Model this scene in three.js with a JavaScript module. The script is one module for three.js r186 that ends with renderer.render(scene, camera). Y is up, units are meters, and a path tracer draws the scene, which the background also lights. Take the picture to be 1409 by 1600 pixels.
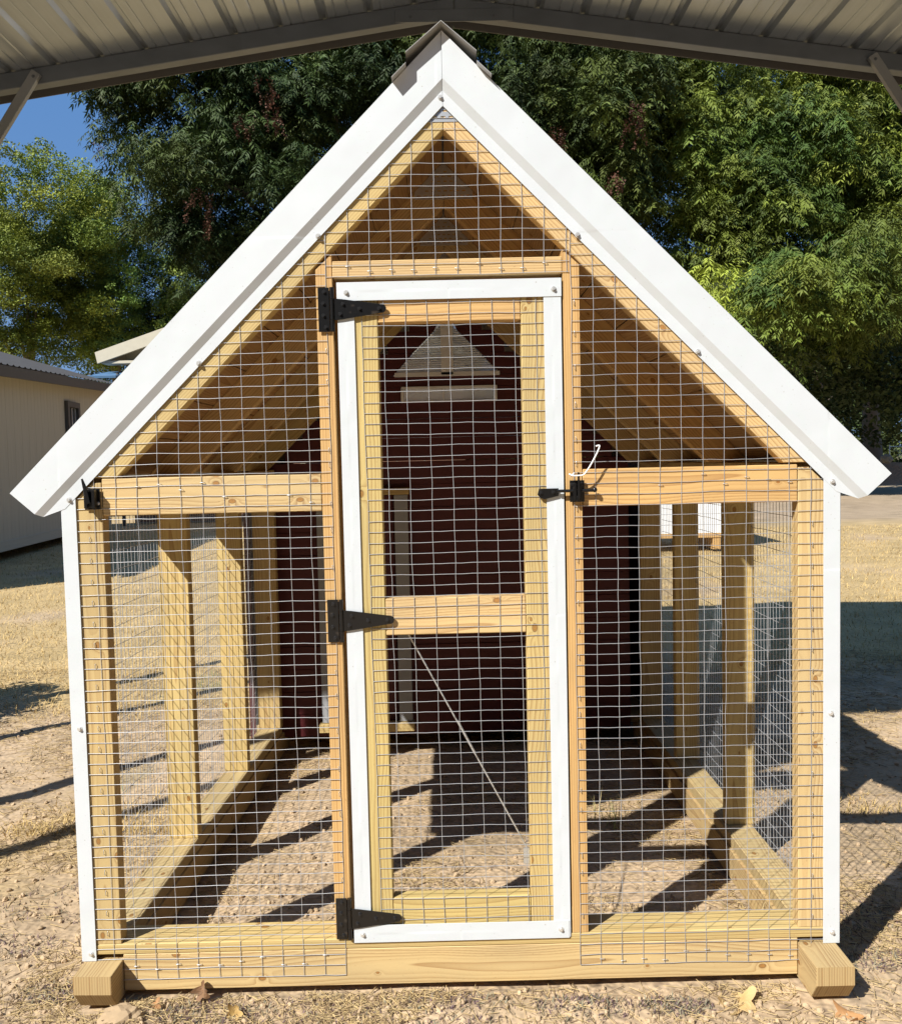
import * as THREE from 'three';
import { mergeGeometries } from 'three/addons/utils/BufferGeometryUtils.js';
import { ImprovedNoise } from 'three/addons/math/ImprovedNoise.js';

// ---------------------------------------------------------------- camera, sky, sun, exposure
const I = 0.0254, GY = 3.5;                       // inches to metres; the coop's trim starts 3.5 in above the ground
const scene = new THREE.Scene();
const camera = new THREE.PerspectiveCamera(2 * Math.atan(800 / 1400) * 180 / Math.PI, 901 / 1024, 0.05, 600);
camera.position.set(-0.0109, 1.2763, 2.1115);
camera.rotation.order = 'YXZ';
camera.rotation.set(-0.0563, -0.00427, -0.02254);
camera.updateMatrixWorld(true);
const SUN = new THREE.Vector3(-1, 1.33, 1.04).normalize();
const renderer = new THREE.WebGLRenderer({ antialias: true });
renderer.setSize(901, 1024);
renderer.toneMapping = THREE.LinearToneMapping;
renderer.toneMappingExposure = 1.64;
renderer.shadowMap.enabled = true;
const sun = new THREE.DirectionalLight(new THREE.Color(1, 0.965, 0.90), 5.0);
sun.position.copy(SUN).multiplyScalar(40);
sun.castShadow = true; sun.shadow.mapSize.set(4096, 4096);
Object.assign(sun.shadow.camera, { left: -30, right: 30, top: 30, bottom: -30, near: 1, far: 120 });
scene.add(sun, sun.target);
{
  const w = 512, h = 256, d = new Float32Array(w * h * 4), v = new THREE.Vector3();
  for (let j = 0; j < h; j++) for (let i = 0; i < w; i++) {
    const th = (j + 0.5) / h * Math.PI - Math.PI / 2, ph = (i + 0.5) / w * 2 * Math.PI - Math.PI;
    v.set(Math.cos(th) * Math.cos(ph), Math.sin(th), Math.cos(th) * Math.sin(ph));
    const e = Math.max(0, v.y), k = Math.pow(1 - e, 4.2), g = Math.max(0, v.dot(SUN));
    const m = 0.06 * Math.pow(g, 6) + 0.3 * Math.pow(g, 90);
    const o = (j * w + i) * 4;
    d[o] = 0.060 + 0.09 * k + m; d[o + 1] = 0.155 + 0.08 * k + m * 0.97; d[o + 2] = 0.35 + 0.03 * k + m * 0.92; d[o + 3] = 1;
    if (v.y < 0) { d[o] = 0.06; d[o + 1] = 0.05; d[o + 2] = 0.035; }
  }
  const t = new THREE.DataTexture(d, w, h, THREE.RGBAFormat, THREE.FloatType);
  t.mapping = THREE.EquirectangularReflectionMapping; t.magFilter = THREE.LinearFilter; t.needsUpdate = true;
  scene.background = t; scene.environment = t;
}

// ---------------------------------------------------------------- helpers
function rngOf(a) { return () => { a |= 0; a = a + 0x6D2B79F5 | 0; let t = Math.imul(a ^ a >>> 15, 1 | a); t = t + Math.imul(t ^ t >>> 7, 61 | t) ^ t; return ((t ^ t >>> 14) >>> 0) / 4294967296; }; }
const R = rngOf(20240917);
const rr = (a, b, r = R) => a + (b - a) * r();
const clamp = (x, a = 0, b = 1) => Math.min(b, Math.max(a, x));
const sst = (a, b, x) => { const t = clamp((x - a) / (b - a)); return t * t * (3 - 2 * t); };
const N = new ImprovedNoise();
const noise = (x, y, z = 0) => N.noise(x, y, z);
function fbm(x, y, z = 0, o = 4) { let s = 0, a = 0.5; for (let i = 0; i < o; i++) { s += a * N.noise(x, y, z + i * 7.3); x *= 2.03; y *= 2.03; a *= 0.5; } return s; }
const taken = {};
function numbered(n) { const k = taken[n] = (taken[n] ?? -1) + 1; return k ? `${n}_${String(k).padStart(3, '0')}` : n; }
function tag(o, label, category, group, kind) {
  if (label) o.userData.label = label;
  if (category) o.userData.category = category;
  if (group) o.userData.group = group;
  if (kind) o.userData.kind = kind;
  return o;
}
function thing(name, label, category, pos = [0, 0, 0], group) {
  const g = new THREE.Group(); g.name = numbered(name); g.position.set(...pos); scene.add(g);
  return tag(g, label, category, group);
}
function part(name, geo, mat, parent, kind) {
  const m = new THREE.Mesh(geo, mat); m.name = parent === scene ? numbered(name) : name; m.castShadow = m.receiveShadow = true;
  parent.add(m); if (kind) m.userData.kind = kind; return m;
}
function sub(name, parent) { const g = new THREE.Group(); g.name = name; parent.add(g); return g; }
// a pixel of the photograph (1409 x 1600) at a depth along -z becomes a point
function at(px, py, depth) {
  const d = new THREE.Vector3((px - 704.5) / 1400, -(py - 800) / 1400, -1).applyQuaternion(camera.quaternion);
  return d.multiplyScalar(depth / -d.z).add(camera.position);
}
const merge = (a) => mergeGeometries(a.map(g => { const q = g.index ? g.toNonIndexed() : g; for (const k of Object.keys(q.attributes)) if (!['position', 'normal', 'uv', 'color'].includes(k)) q.deleteAttribute(k); return q; }));

// ---------------------------------------------------------------- textures
function tex(w, h, f, srgb = true, wrap = THREE.RepeatWrapping) {
  const d = new Uint8Array(w * h * 4), c = [0, 0, 0];
  const enc = (x) => { x = clamp(x); return 255 * (srgb ? (x <= 0.0031308 ? 12.92 * x : 1.055 * Math.pow(x, 1 / 2.4) - 0.055) : x); };
  for (let j = 0; j < h; j++) for (let i = 0; i < w; i++) {
    f(i / w, j / h, c, i, j); const o = (j * w + i) * 4;
    d[o] = enc(c[0]); d[o + 1] = enc(c[1]); d[o + 2] = enc(c[2]); d[o + 3] = 255;
  }
  const t = new THREE.DataTexture(d, w, h); t.wrapS = t.wrapT = wrap; t.magFilter = THREE.LinearFilter; t.minFilter = THREE.LinearMipmapLinearFilter; t.generateMipmaps = true;
  if (srgb) t.colorSpace = THREE.SRGBColorSpace; t.needsUpdate = true; return t;
}
// wood: one sheet 1.2 m along the grain by 0.4 m; lower half flat sawn with knots, upper half close straight grain
const WOODW = 1536, WOODH = 512, woodH = new Float32Array(WOODW * WOODH), woodC = new Float32Array(WOODW * WOODH * 3);
{
  const knots = []; for (let i = 0; i < 8; i++) knots.push([rr(0.05, 1.15), rr(0.02, 0.18), rr(0.0025, 0.007)]);
  for (let j = 0; j < WOODH; j++) for (let i = 0; i < WOODW; i++) {
    const x = i / WOODW * 1.2, y = j / WOODH * 0.4, flat = y < 0.2;
    let ring, kn = 0, kr = 0;
    const warp = 0.012 * noise(x * 1.6, y * 7, 3) + 0.003 * noise(x * 7, y * 30, 9);
    if (flat) {
      let yy = y - 0.1 + warp * 2.2, dep = 0.012 + 0.02 * noise(x * 0.9, 0, 5) + 0.03 * Math.abs(noise(x * 0.5, 1.5, 8));
      for (const [kx, ky, ks] of knots) {
        const dx = (x - kx) * 0.62, dy = y - ky, q = Math.sqrt(dx * dx + dy * dy) / ks;
        if (q < 6) { const f = Math.exp(-q * q / 5); yy += f * ks * 1.6 * Math.sign(dy || 1); dep += f * 0.012; }
        if (q < 1.25) { kn = Math.max(kn, 1 - sst(0.85, 1.25, q)); kr = q; }
      }
      ring = Math.sqrt(yy * yy + dep * dep) / 0.0062;
    } else ring = (y + warp * 0.35 + 0.0012 * noise(x * 4, y * 60, 2)) / 0.0062;
    const fr = ring - Math.floor(ring), wob = 0.7 + 0.6 * noise(Math.floor(ring) * 3.7, 0.5, 1);
    let late = Math.pow(fr, flat ? 2.4 : 1.7) * (1 - sst(0.93, 1, fr)) * clamp(wob, 0.25, 1.1);
    const fib = noise(x * 30, y * 900, 4) * 0.5 + noise(x * 90, y * 1700, 6) * 0.35, blot = fbm(x * 3, y * 9, 2, 3);
    let r = 0.55, g = 0.405, b = 0.195;
    const L = late * 0.95; r = r + (0.26 - r) * L; g = g + (0.125 - g) * L; b = b + (0.036 - b) * L;
    const m = 1 + 0.10 * fib + 0.24 * blot; r *= m; g *= m * (1 - 0.03 * blot); b *= m * (1 - 0.12 * blot);
    const pit = noise(x * 130, y * 420, 12); if (pit > 0.52) { const q = (pit - 0.52) * 2; r *= 1 - q * 0.5; g *= 1 - q * 0.55; b *= 1 - q * 0.6; }
    if (kn) { const q = 0.5 + 0.5 * Math.sin(kr * 14 + 6 * noise(x * 200, y * 200)), e = sst(0.75, 1, kr), kr1 = (0.27 + 0.12 * q) * (1 - 0.6 * e), kg = (0.13 + 0.07 * q) * (1 - 0.6 * e), kb = 0.045 * (1 - 0.5 * e); r += (kr1 - r) * kn; g += (kg - g) * kn; b += (kb - b) * kn; }
    const o = j * WOODW + i; woodC[o * 3] = r; woodC[o * 3 + 1] = g; woodC[o * 3 + 2] = b; woodH[o] = 0.6 - 0.35 * late + 0.12 * fib;
  }
}
const woodMap = tex(WOODW, WOODH, (u, v, c, i, j) => { const o = (j * WOODW + i) * 3; c[0] = woodC[o]; c[1] = woodC[o + 1]; c[2] = woodC[o + 2]; }, true, THREE.MirroredRepeatWrapping);
const woodBump = tex(WOODW, WOODH, (u, v, c, i, j) => { c[0] = c[1] = c[2] = woodH[j * WOODW + i]; }, false, THREE.MirroredRepeatWrapping);
const woodTints = [[1, 1, 1], [0.95, 0.98, 0.86], [0.86, 0.86, 0.80], [1.04, 0.90, 0.74], [0.92, 0.97, 0.80], [1.08, 1.04, 1.02], [0.90, 0.80, 0.68]];
const woods = woodTints.map(t => new THREE.MeshStandardMaterial({ map: woodMap, bumpMap: woodBump, bumpScale: 0.0006, roughness: 0.72, color: new THREE.Color().setRGB(...t) }));
const oldWood = new THREE.MeshStandardMaterial({ map: woodMap, bumpMap: woodBump, bumpScale: 0.0015, roughness: 0.9, color: new THREE.Color().setRGB(0.80, 0.79, 0.78) });
const paleWood = new THREE.MeshStandardMaterial({ map: woodMap, bumpMap: woodBump, bumpScale: 0.0006, roughness: 0.8, color: new THREE.Color().setRGB(0.80, 0.84, 0.86) });
const shadeTintPlank = new THREE.MeshStandardMaterial({ map: woodMap, bumpMap: woodBump, bumpScale: 0.0006, roughness: 0.85, color: new THREE.Color().setRGB(0.68, 0.56, 0.5) });  // deck board tone, darkened and browned so the roof underside reads as shaded
const anyWood = () => woods[Math.floor(R() * woods.length)];

const whiteMap = tex(1024, 1024, (u, v, c) => {
  let m = 1 + 0.03 * fbm(u * 5, v * 5, 1, 3) + 0.02 * fbm(u * 22, v * 22, 6, 2);
  const s = noise(u * 210, v * 210, 4), p = fbm(u * 6, v * 6, 9, 3);
  let k = s > 0.62 - 0.35 * Math.max(0, p) ? (s - 0.5) * 1.6 : 0; k = clamp(k * (p > 0.02 ? 1 : 0.25));
  c[0] = 0.565 * m * (1 - k * 0.5); c[1] = 0.60 * m * (1 - k * 0.58); c[2] = 0.625 * m * (1 - k * 0.7);
});
const whiteMetal = new THREE.MeshPhysicalMaterial({ map: whiteMap, bumpMap: tex(256, 256, (u, v, c) => { c[0] = c[1] = c[2] = 0.5 + 0.5 * fbm(u * 6, v * 6, 4, 3); }, false), bumpScale: 0.004, roughness: 0.42, clearcoat: 0.15, clearcoatRoughness: 0.5 });
const galv = new THREE.MeshStandardMaterial({ color: new THREE.Color().setRGB(0.62, 0.64, 0.66), metalness: 0.75, roughness: 0.38 });
const wireMat = new THREE.MeshStandardMaterial({ color: new THREE.Color().setRGB(0.46, 0.475, 0.50), metalness: 0.5, roughness: 0.45 });
const boltMat = new THREE.MeshStandardMaterial({ color: new THREE.Color().setRGB(0.7, 0.7, 0.69), metalness: 0.6, roughness: 0.35 });
const capMat = new THREE.MeshStandardMaterial({ color: new THREE.Color().setRGB(0.42, 0.42, 0.41), metalness: 0.3, roughness: 0.5 });
const sheetMat = new THREE.MeshStandardMaterial({ color: new THREE.Color().setRGB(0.30, 0.30, 0.29), metalness: 0.5, roughness: 0.45 });
const blackMap = tex(256, 256, (u, v, c) => { const s = noise(u * 60, v * 60, 2), p = fbm(u * 7, v * 7, 5, 3), k = s > 0.5 - p * 0.3 ? 0.02 : 0; c[0] = 0.006 + k * 1.3; c[1] = 0.006 + k; c[2] = 0.0065 + k * 0.7; });
const blackIron = new THREE.MeshStandardMaterial({ map: blackMap, roughness: 0.3, metalness: 0.0 });
const blackScrew = new THREE.MeshStandardMaterial({ color: new THREE.Color().setRGB(0.03, 0.03, 0.032), roughness: 0.3, metalness: 0.5 });
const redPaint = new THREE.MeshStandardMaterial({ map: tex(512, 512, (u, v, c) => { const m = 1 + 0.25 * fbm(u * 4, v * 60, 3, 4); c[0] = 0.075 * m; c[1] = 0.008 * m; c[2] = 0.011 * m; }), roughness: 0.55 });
const greyPaint = new THREE.MeshStandardMaterial({ color: new THREE.Color().setRGB(0.30, 0.31, 0.33), roughness: 0.5 });

// ---------------------------------------------------------------- geometry builders (inches in the coop's frame)
function woodUV(geo, grain, flatFaces = true, seed = R()) {
  let g = geo.index ? geo.toNonIndexed() : geo; g.computeVertexNormals();
  const p = g.attributes.position, uv = new Float32Array(p.count * 2), a = new THREE.Vector3(), b = new THREE.Vector3(), c = new THREE.Vector3(), n = new THREE.Vector3(), t = new THREE.Vector3(), G = grain.clone().normalize();
  g.computeBoundingBox(); const cen = g.boundingBox.getCenter(new THREE.Vector3());
  const u0 = seed * 2.4, v0 = (seed * 7.31 % 1), rnd = rngOf(Math.floor(seed * 1e6));
  const off = [0, 0, 0, 0, 0, 0].map(() => rnd());
  for (let i = 0; i < p.count; i += 3) {
    a.fromBufferAttribute(p, i); b.fromBufferAttribute(p, i + 1); c.fromBufferAttribute(p, i + 2);
    n.copy(b).sub(a).cross(t.copy(c).sub(a)).normalize();
    const end = Math.abs(n.dot(G)) > 0.75;
    t.crossVectors(n, G); if (t.lengthSq() < 1e-4) t.set(1, 0, 0); t.normalize();
    let ax = t.clone(), u = G;
    if (end) { u = Math.abs(G.y) > 0.7 ? new THREE.Vector3(1, 0, 0) : new THREE.Vector3(0, 1, 0); ax = new THREE.Vector3().crossVectors(u, G).normalize(); }
    const ad = [Math.abs(ax.x), Math.abs(ax.y), Math.abs(ax.z)];
    const which = (ad[1] > ad[0] && ad[1] > ad[2] ? 1 : ad[2] > ad[0] ? 2 : 0);
    // wide faces flat sawn, narrow faces straight grain
    const s = g.boundingBox.getSize(new THREE.Vector3()); const wid = Math.abs(s.x * ax.x) + Math.abs(s.y * ax.y) + Math.abs(s.z * ax.z);
    const isFlat = flatFaces && !end && wid > 2.2 * I;
    const base = isFlat ? 0.10 + (off[which] - 0.5) * 0.085 : 0.30 + (off[which + 3] - 0.5) * 0.09;
    [a, b, c].forEach((q, k) => {
      t.copy(q).sub(cen);
      uv[(i + k) * 2] = end ? t.dot(u) * 0.25 / 1.2 + u0 : t.dot(u) / 1.2 + u0;
      uv[(i + k) * 2 + 1] = (base + t.dot(ax)) / 0.4;
    });
  }
  g.setAttribute('uv', new THREE.BufferAttribute(uv, 2));
  return g;
}
// chamfered box given by its extents in inches
function cbox(x0, x1, y0, y1, z0, z1, c = 0.06) {
  const cx = (x0 + x1) / 2 * I, cy = ((y0 + y1) / 2 + GY) * I, cz = (z0 + z1) / 2 * I, h = [Math.abs(x1 - x0) / 2 * I, Math.abs(y1 - y0) / 2 * I, Math.abs(z1 - z0) / 2 * I];
  return chamfer(h, Math.min(c * I, Math.min(...h) * 0.6)).translate(cx, cy, cz);
}
function chamfer(h, c) {
  const pos = [], P = (s, k) => [0, 1, 2].map(a => s[a] * (a === k ? h[a] : h[a] - c));
  const tri = (a, b, d) => {
    const n = new THREE.Vector3(b[0] - a[0], b[1] - a[1], b[2] - a[2]).cross(new THREE.Vector3(d[0] - a[0], d[1] - a[1], d[2] - a[2]));
    const m = [(a[0] + b[0] + d[0]), (a[1] + b[1] + d[1]), (a[2] + b[2] + d[2])];
    (n.x * m[0] + n.y * m[1] + n.z * m[2] > 0) ? pos.push(...a, ...b, ...d) : pos.push(...a, ...d, ...b);
  };
  const quad = (a, b, d, e) => { tri(a, b, d); tri(a, d, e); };
  for (let k = 0; k < 3; k++) {
    const i = (k + 1) % 3, j = (k + 2) % 3;
    for (const s of [-1, 1]) { const f = (p, q) => { const v = [0, 0, 0]; v[k] = s; v[i] = p; v[j] = q; return P(v, k); }; quad(f(-1, -1), f(1, -1), f(1, 1), f(-1, 1)); }
    for (const p of [-1, 1]) for (const q of [-1, 1]) { const f = (r, w) => { const v = [0, 0, 0]; v[k] = r; v[i] = p; v[j] = q; return P(v, w); }; quad(f(-1, i), f(1, i), f(1, j), f(-1, j)); }
  }
  for (const x of [-1, 1]) for (const y of [-1, 1]) for (const z of [-1, 1]) { const v = [x, y, z]; tri(P(v, 0), P(v, 1), P(v, 2)); }
  const g = new THREE.BufferGeometry(); g.setAttribute('position', new THREE.Float32BufferAttribute(pos, 3)); g.computeVertexNormals();
  const uv = []; for (let i = 0; i < pos.length; i += 3) uv.push(pos[i] + pos[i + 2], pos[i + 1]); g.setAttribute('uv', new THREE.Float32BufferAttribute(uv, 2));
  return g;
}
const AX = { x: new THREE.Vector3(1, 0, 0), y: new THREE.Vector3(0, 1, 0), z: new THREE.Vector3(0, 0, 1) };
function board(name, e, axis, parent, mat = anyWood(), c = 0.08) { return part(name, woodUV(cbox(...e, c), AX[axis]), mat, parent); }
// flat polygon in x, y (inches), extruded from z0 to z1
function slab(pts, z0, z1, bevel = 0.04) {
  const s = new THREE.Shape(pts.map(([x, y]) => new THREE.Vector2(x * I, (y + GY) * I)));
  const b = bevel * I, g = new THREE.ExtrudeGeometry(s, { depth: Math.abs(z1 - z0) * I - 2 * b, bevelEnabled: b > 0, bevelThickness: b, bevelSize: b, bevelOffset: -b, bevelSegments: 1, curveSegments: 10 });
  return g.translate(0, 0, Math.min(z0, z1) * I + b);
}
class Wires {
  constructor() { this.p = []; this.n = []; this.i = []; }
  add(pts, r, sides = 5) {
    const m = pts.length, base = this.p.length / 3, t = new THREE.Vector3(), u = new THREE.Vector3(), v = new THREE.Vector3(), ref = new THREE.Vector3();
    for (let k = 0; k < m; k++) {
      t.copy(pts[Math.min(k + 1, m - 1)]).sub(pts[Math.max(k - 1, 0)]).normalize();
      ref.set(0, 0, 1); if (Math.abs(t.z) > 0.8) ref.set(1, 0, 0);
      u.crossVectors(t, ref).normalize(); v.crossVectors(t, u);
      for (let s = 0; s < sides; s++) {
        const a = s / sides * 2 * Math.PI, c = Math.cos(a), d = Math.sin(a), rk = typeof r === 'function' ? r(k / (m - 1)) : r;
        const nx = u.x * c + v.x * d, ny = u.y * c + v.y * d, nz = u.z * c + v.z * d;
        this.p.push(pts[k].x + nx * rk, pts[k].y + ny * rk, pts[k].z + nz * rk); this.n.push(nx, ny, nz);
      }
    }
    for (let k = 0; k < m - 1; k++) for (let s = 0; s < sides; s++) {
      const a = base + k * sides + s, b = base + k * sides + (s + 1) % sides;
      this.i.push(a, b, a + sides, b, b + sides, a + sides);
    }
    return this;
  }
  geo() {
    const g = new THREE.BufferGeometry(); g.setAttribute('position', new THREE.Float32BufferAttribute(this.p, 3)); g.setAttribute('normal', new THREE.Float32BufferAttribute(this.n, 3));
    g.setAttribute('uv', new THREE.Float32BufferAttribute(new Float32Array(this.p.length / 3 * 2), 2)); g.setIndex(this.i); return g;
  }
}
const V = (x, y, z) => new THREE.Vector3(x * I, (y + GY) * I, z * I);
// welded wire: u in x or z, v in y; clip(x,y) says whether a node is inside
function meshPanel(u0, u1, v0, v1, du, dv, place, topOf, rad = 0.044, seed = 1) {
  const w = new Wires(), wob = (a, b) => noise(a * 0.31, b * 0.31, seed) * 0.13 + noise(a * 0.9, b * 0.9, seed + 4) * 0.06;
  const flat = (a, b) => noise(a * 0.17, b * 0.23, seed + 9) * 0.11 + noise(a * 0.8, b * 0.7, seed + 12) * 0.045;
  for (let u = u0; u <= u1 + 1e-6; u += du) {
    const top = Math.min(v1, topOf(u)); if (top <= v0) continue; const pts = [];
    const n = Math.max(2, Math.ceil((top - v0) / 1.5)); for (let k = 0; k <= n; k++) { const v = v0 + (top - v0) * k / n; pts.push(place(u + flat(u, v + 50), v, wob(u, v))); }
    w.add(pts, rad * I);
  }
  for (let v = v0; v <= v1 + 1e-6; v += dv) {
    let run = []; const n = Math.ceil((u1 - u0) / 1.0);
    for (let k = 0; k <= n; k++) {
      const u = u0 + (u1 - u0) * k / n;
      const inside = topOf(u) >= v, up = u - (u1 - u0) / n, q = (x) => place(x, v + flat(x + 30, v), wob(x, v) + rad * 1.7);
      if (k && inside !== (topOf(up) >= v)) { let a = up, b = u; for (let t = 0; t < 12; t++) { const c = (a + b) / 2; ((topOf(c) >= v) === inside) ? b = c : a = c; } run.push(q(inside ? b : a)); }
      if (inside) run.push(q(u)); else { if (run.length > 1) w.add(run, rad * I); run = []; }
    }
    if (run.length > 1) w.add(run, rad * I);
  }
  return w.geo();
}
function hexBolt(x, y, z, r = 0.2) {
  const a = new THREE.CylinderGeometry(r * 0.62 * I, r * 0.66 * I, r * 0.75 * I, 6).rotateX(Math.PI / 2).rotateZ(R() * 3).translate(0, 0, r * 0.55 * I);
  const b = new THREE.CylinderGeometry(r * I, r * 1.08 * I, r * 0.22 * I, 16).rotateX(Math.PI / 2).translate(0, 0, r * 0.11 * I);
  return merge([a, b]).translate(x * I, (y + GY) * I, z * I);
}

// ---------------------------------------------------------------- ground
const groundH = (x, z) => {
  const d = Math.hypot(x, z + 0.5), near = 1 - sst(3, 9, d);
  let h = 0.022 * fbm(x * 1.1, z * 1.1, 2, 3) + near * (0.022 * fbm(x * 5, z * 5, 6, 4) + 0.012 * Math.max(0, fbm(x * 16, z * 16, 8, 3)));
  const under = sst(1.15, 0.8, Math.abs(x)) * sst(-3.4, -3.0, z) * sst(0.12, 0.0, z);           // level where the coop stands
  h = h * (1 - 0.45 * under) - 0.012 + 0.0;
  h += 0.035 * Math.exp(-((x + 0.78) ** 2 + (z - 0.11) ** 2) / 0.004) + 0.018 * Math.exp(-((x - 0.15) ** 2 / 0.1 + (z - 0.07) ** 2 / 0.0012));
  return h;
};
{
  const line = (dense, step, far) => { const a = [0]; let x = 0, s = step; while (x < far) { if (x > dense) s *= 1.11; x += s; a.push(x); } return a; };
  const px = line(2.6, 0.026, 260); const xs = [...px.slice(1).reverse().map(v => -v), ...px];
  const pn = line(3.6, 0.028, 330), pf = line(0.9, 0.024, 40); const zs = [...pn.slice(1).reverse().map(v => -v), ...pf];
  const pos = [], col = [], uv = [], idx = [];
  for (const z of zs) for (const x of xs) {
    pos.push(x, groundH(x, z), z); uv.push(x / 3.2, z / 3.2);
    const lawn = sst(-0.15, 0.35, fbm(x * 0.7, z * 0.7, 4, 4) * 1.4 + (x < 0 ? sst(-1.2, -3.4, z) : sst(-2.4, -4.2, z)) * 0.75 - 0.28) * (z > -4.5 ? 1 : 1);
    const far = sst(-13.5, -15.8, z + 0.7 * noise(x * 0.3, z * 0.3)) * sst(1.5, 4, x);
    let c = [0.475, 0.35, 0.22];
    c = c.map((q, k) => q + ([0.48, 0.345, 0.16][k] - q) * lawn);
    c = c.map((q, k) => q + ([0.40, 0.30, 0.195][k] - q) * far);
    const gr = sst(0.1, 0.35, fbm(x * 0.9, z * 0.9, 17, 3)) * (x < -1.3 && z > -3.2 && z < -1.4 ? 0.3 : 0.06); c = c.map((q, k) => q + ([0.15, 0.16, 0.05][k] - q) * gr);
    if (z < -20) { const t = sst(-20, -60, z); c = c.map((q, k) => q + ([0.24, 0.25, 0.09][k] - q) * t * 0.6); }
    
    const v = 1 + 0.30 * fbm(x * 2.1, z * 2.9, 23, 3) + 0.16 * fbm(x * 7, z * 7, 29, 2); col.push(c[0] * v, c[1] * v, c[2] * v * (1 + 0.1 * (v - 1)));
  }
  const W = xs.length;
  for (let j = 0; j < zs.length - 1; j++) for (let i = 0; i < W - 1; i++) { const a = j * W + i; idx.push(a, a + W, a + 1, a + 1, a + W, a + W + 1); }
  const g = new THREE.BufferGeometry(); g.setAttribute('position', new THREE.Float32BufferAttribute(pos, 3)); g.setAttribute('color', new THREE.Float32BufferAttribute(col, 3)); g.setAttribute('uv', new THREE.Float32BufferAttribute(uv, 2)); g.setIndex(idx); g.computeVertexNormals();
  const S = 1024, hgt = new Float32Array(S * S);
  const per = (u, v, f, z) => { const a = u * f, b = v * f; const fu = u, fv = v; const n = (x, y) => noise(x, y, z); return n(a, b) * (1 - fu) * (1 - fv) + n(a - f, b) * fu * (1 - fv) + n(a, b - f) * (1 - fu) * fv + n(a - f, b - f) * fu * fv; };
  const bmp = tex(S, S, (u, v, c, i, j) => { const h = 0.5 + 0.45 * per(u, v, 90, 1) + 0.35 * per(u, v, 210, 2) + 0.2 * per(u, v, 34, 3); hgt[j * S + i] = h; c[0] = c[1] = c[2] = h; }, false);
  const map = tex(S, S, (u, v, c, i, j) => {
    const h = hgt[j * S + i], f = per(u, v, 260, 5), big = per(u, v, 9, 6), streak = per(u, v, 120, 7);
    let m = 0.92 + 0.30 * f + 0.35 * big + 0.18 * streak + 0.12 * (h - 0.5);
    const org = per(u, v, 70, 8) + 0.5 * per(u, v, 12, 9); const k = org > 0.32 ? clamp((org - 0.32) * 3) : 0;
    c[0] = m * (1 - 0.45 * k); c[1] = m * (1 - 0.47 * k); c[2] = m * (1 - 0.45 * k) * (1 + 0.05 * big);
    c[0] *= 0.9; c[1] *= 0.9; c[2] *= 0.9;
  });
  const gm = part('ground', g, new THREE.MeshStandardMaterial({ map, bumpMap: bmp, bumpScale: 0.012, vertexColors: true, roughness: 0.95 }), scene, 'structure');
  tag(gm, 'sandy yard with dry lawn and bare patches around the coop');
}

{
  const g = null, rings = 16, pos = [], idx = [], uv = [];
  for (let r = 0; r <= rings; r++) for (let k = 0; k < 64; k++) { const a = k / 64 * 6.2832, q = r / rings, x = Math.cos(a) * q * 4.6 * (1 + 0.1 * noise(a * 2, 1)), z = Math.sin(a) * q * 3.6; pos.push(x, 0.86 * Math.exp(-4.2 * q * q) - 0.03 + 0.07 * noise(x * 3, z * 3) * (1 - q), z); uv.push(x / 1.5, z / 1.5); }
  for (let r = 0; r < rings; r++) for (let k = 0; k < 64; k++) { const a = r * 64 + k, b = r * 64 + (k + 1) % 64; idx.push(a, b, a + 64, b, b + 64, a + 64); }
  const m = new THREE.BufferGeometry(); m.setAttribute('position', new THREE.Float32BufferAttribute(pos, 3)); m.setAttribute('uv', new THREE.Float32BufferAttribute(uv, 2)); m.setIndex(idx); m.computeVertexNormals();
  const mt = tex(256, 256, (u, v, c) => { const q = 1 + 0.9 * noise(u * 50, v * 50, 3) + 0.4 * noise(u * 16, v * 16, 5); c[0] = 0.44 * q; c[1] = 0.19 * q; c[2] = 0.085 * q; });
  const o = part('mulch_bed', m, new THREE.MeshStandardMaterial({ map: mt, roughness: 0.95 }), scene, 'structure'); o.position.set(18.8, 0, -35.6); tag(o, 'rusty bark mulch heaped round the far tree trunk');
}
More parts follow.
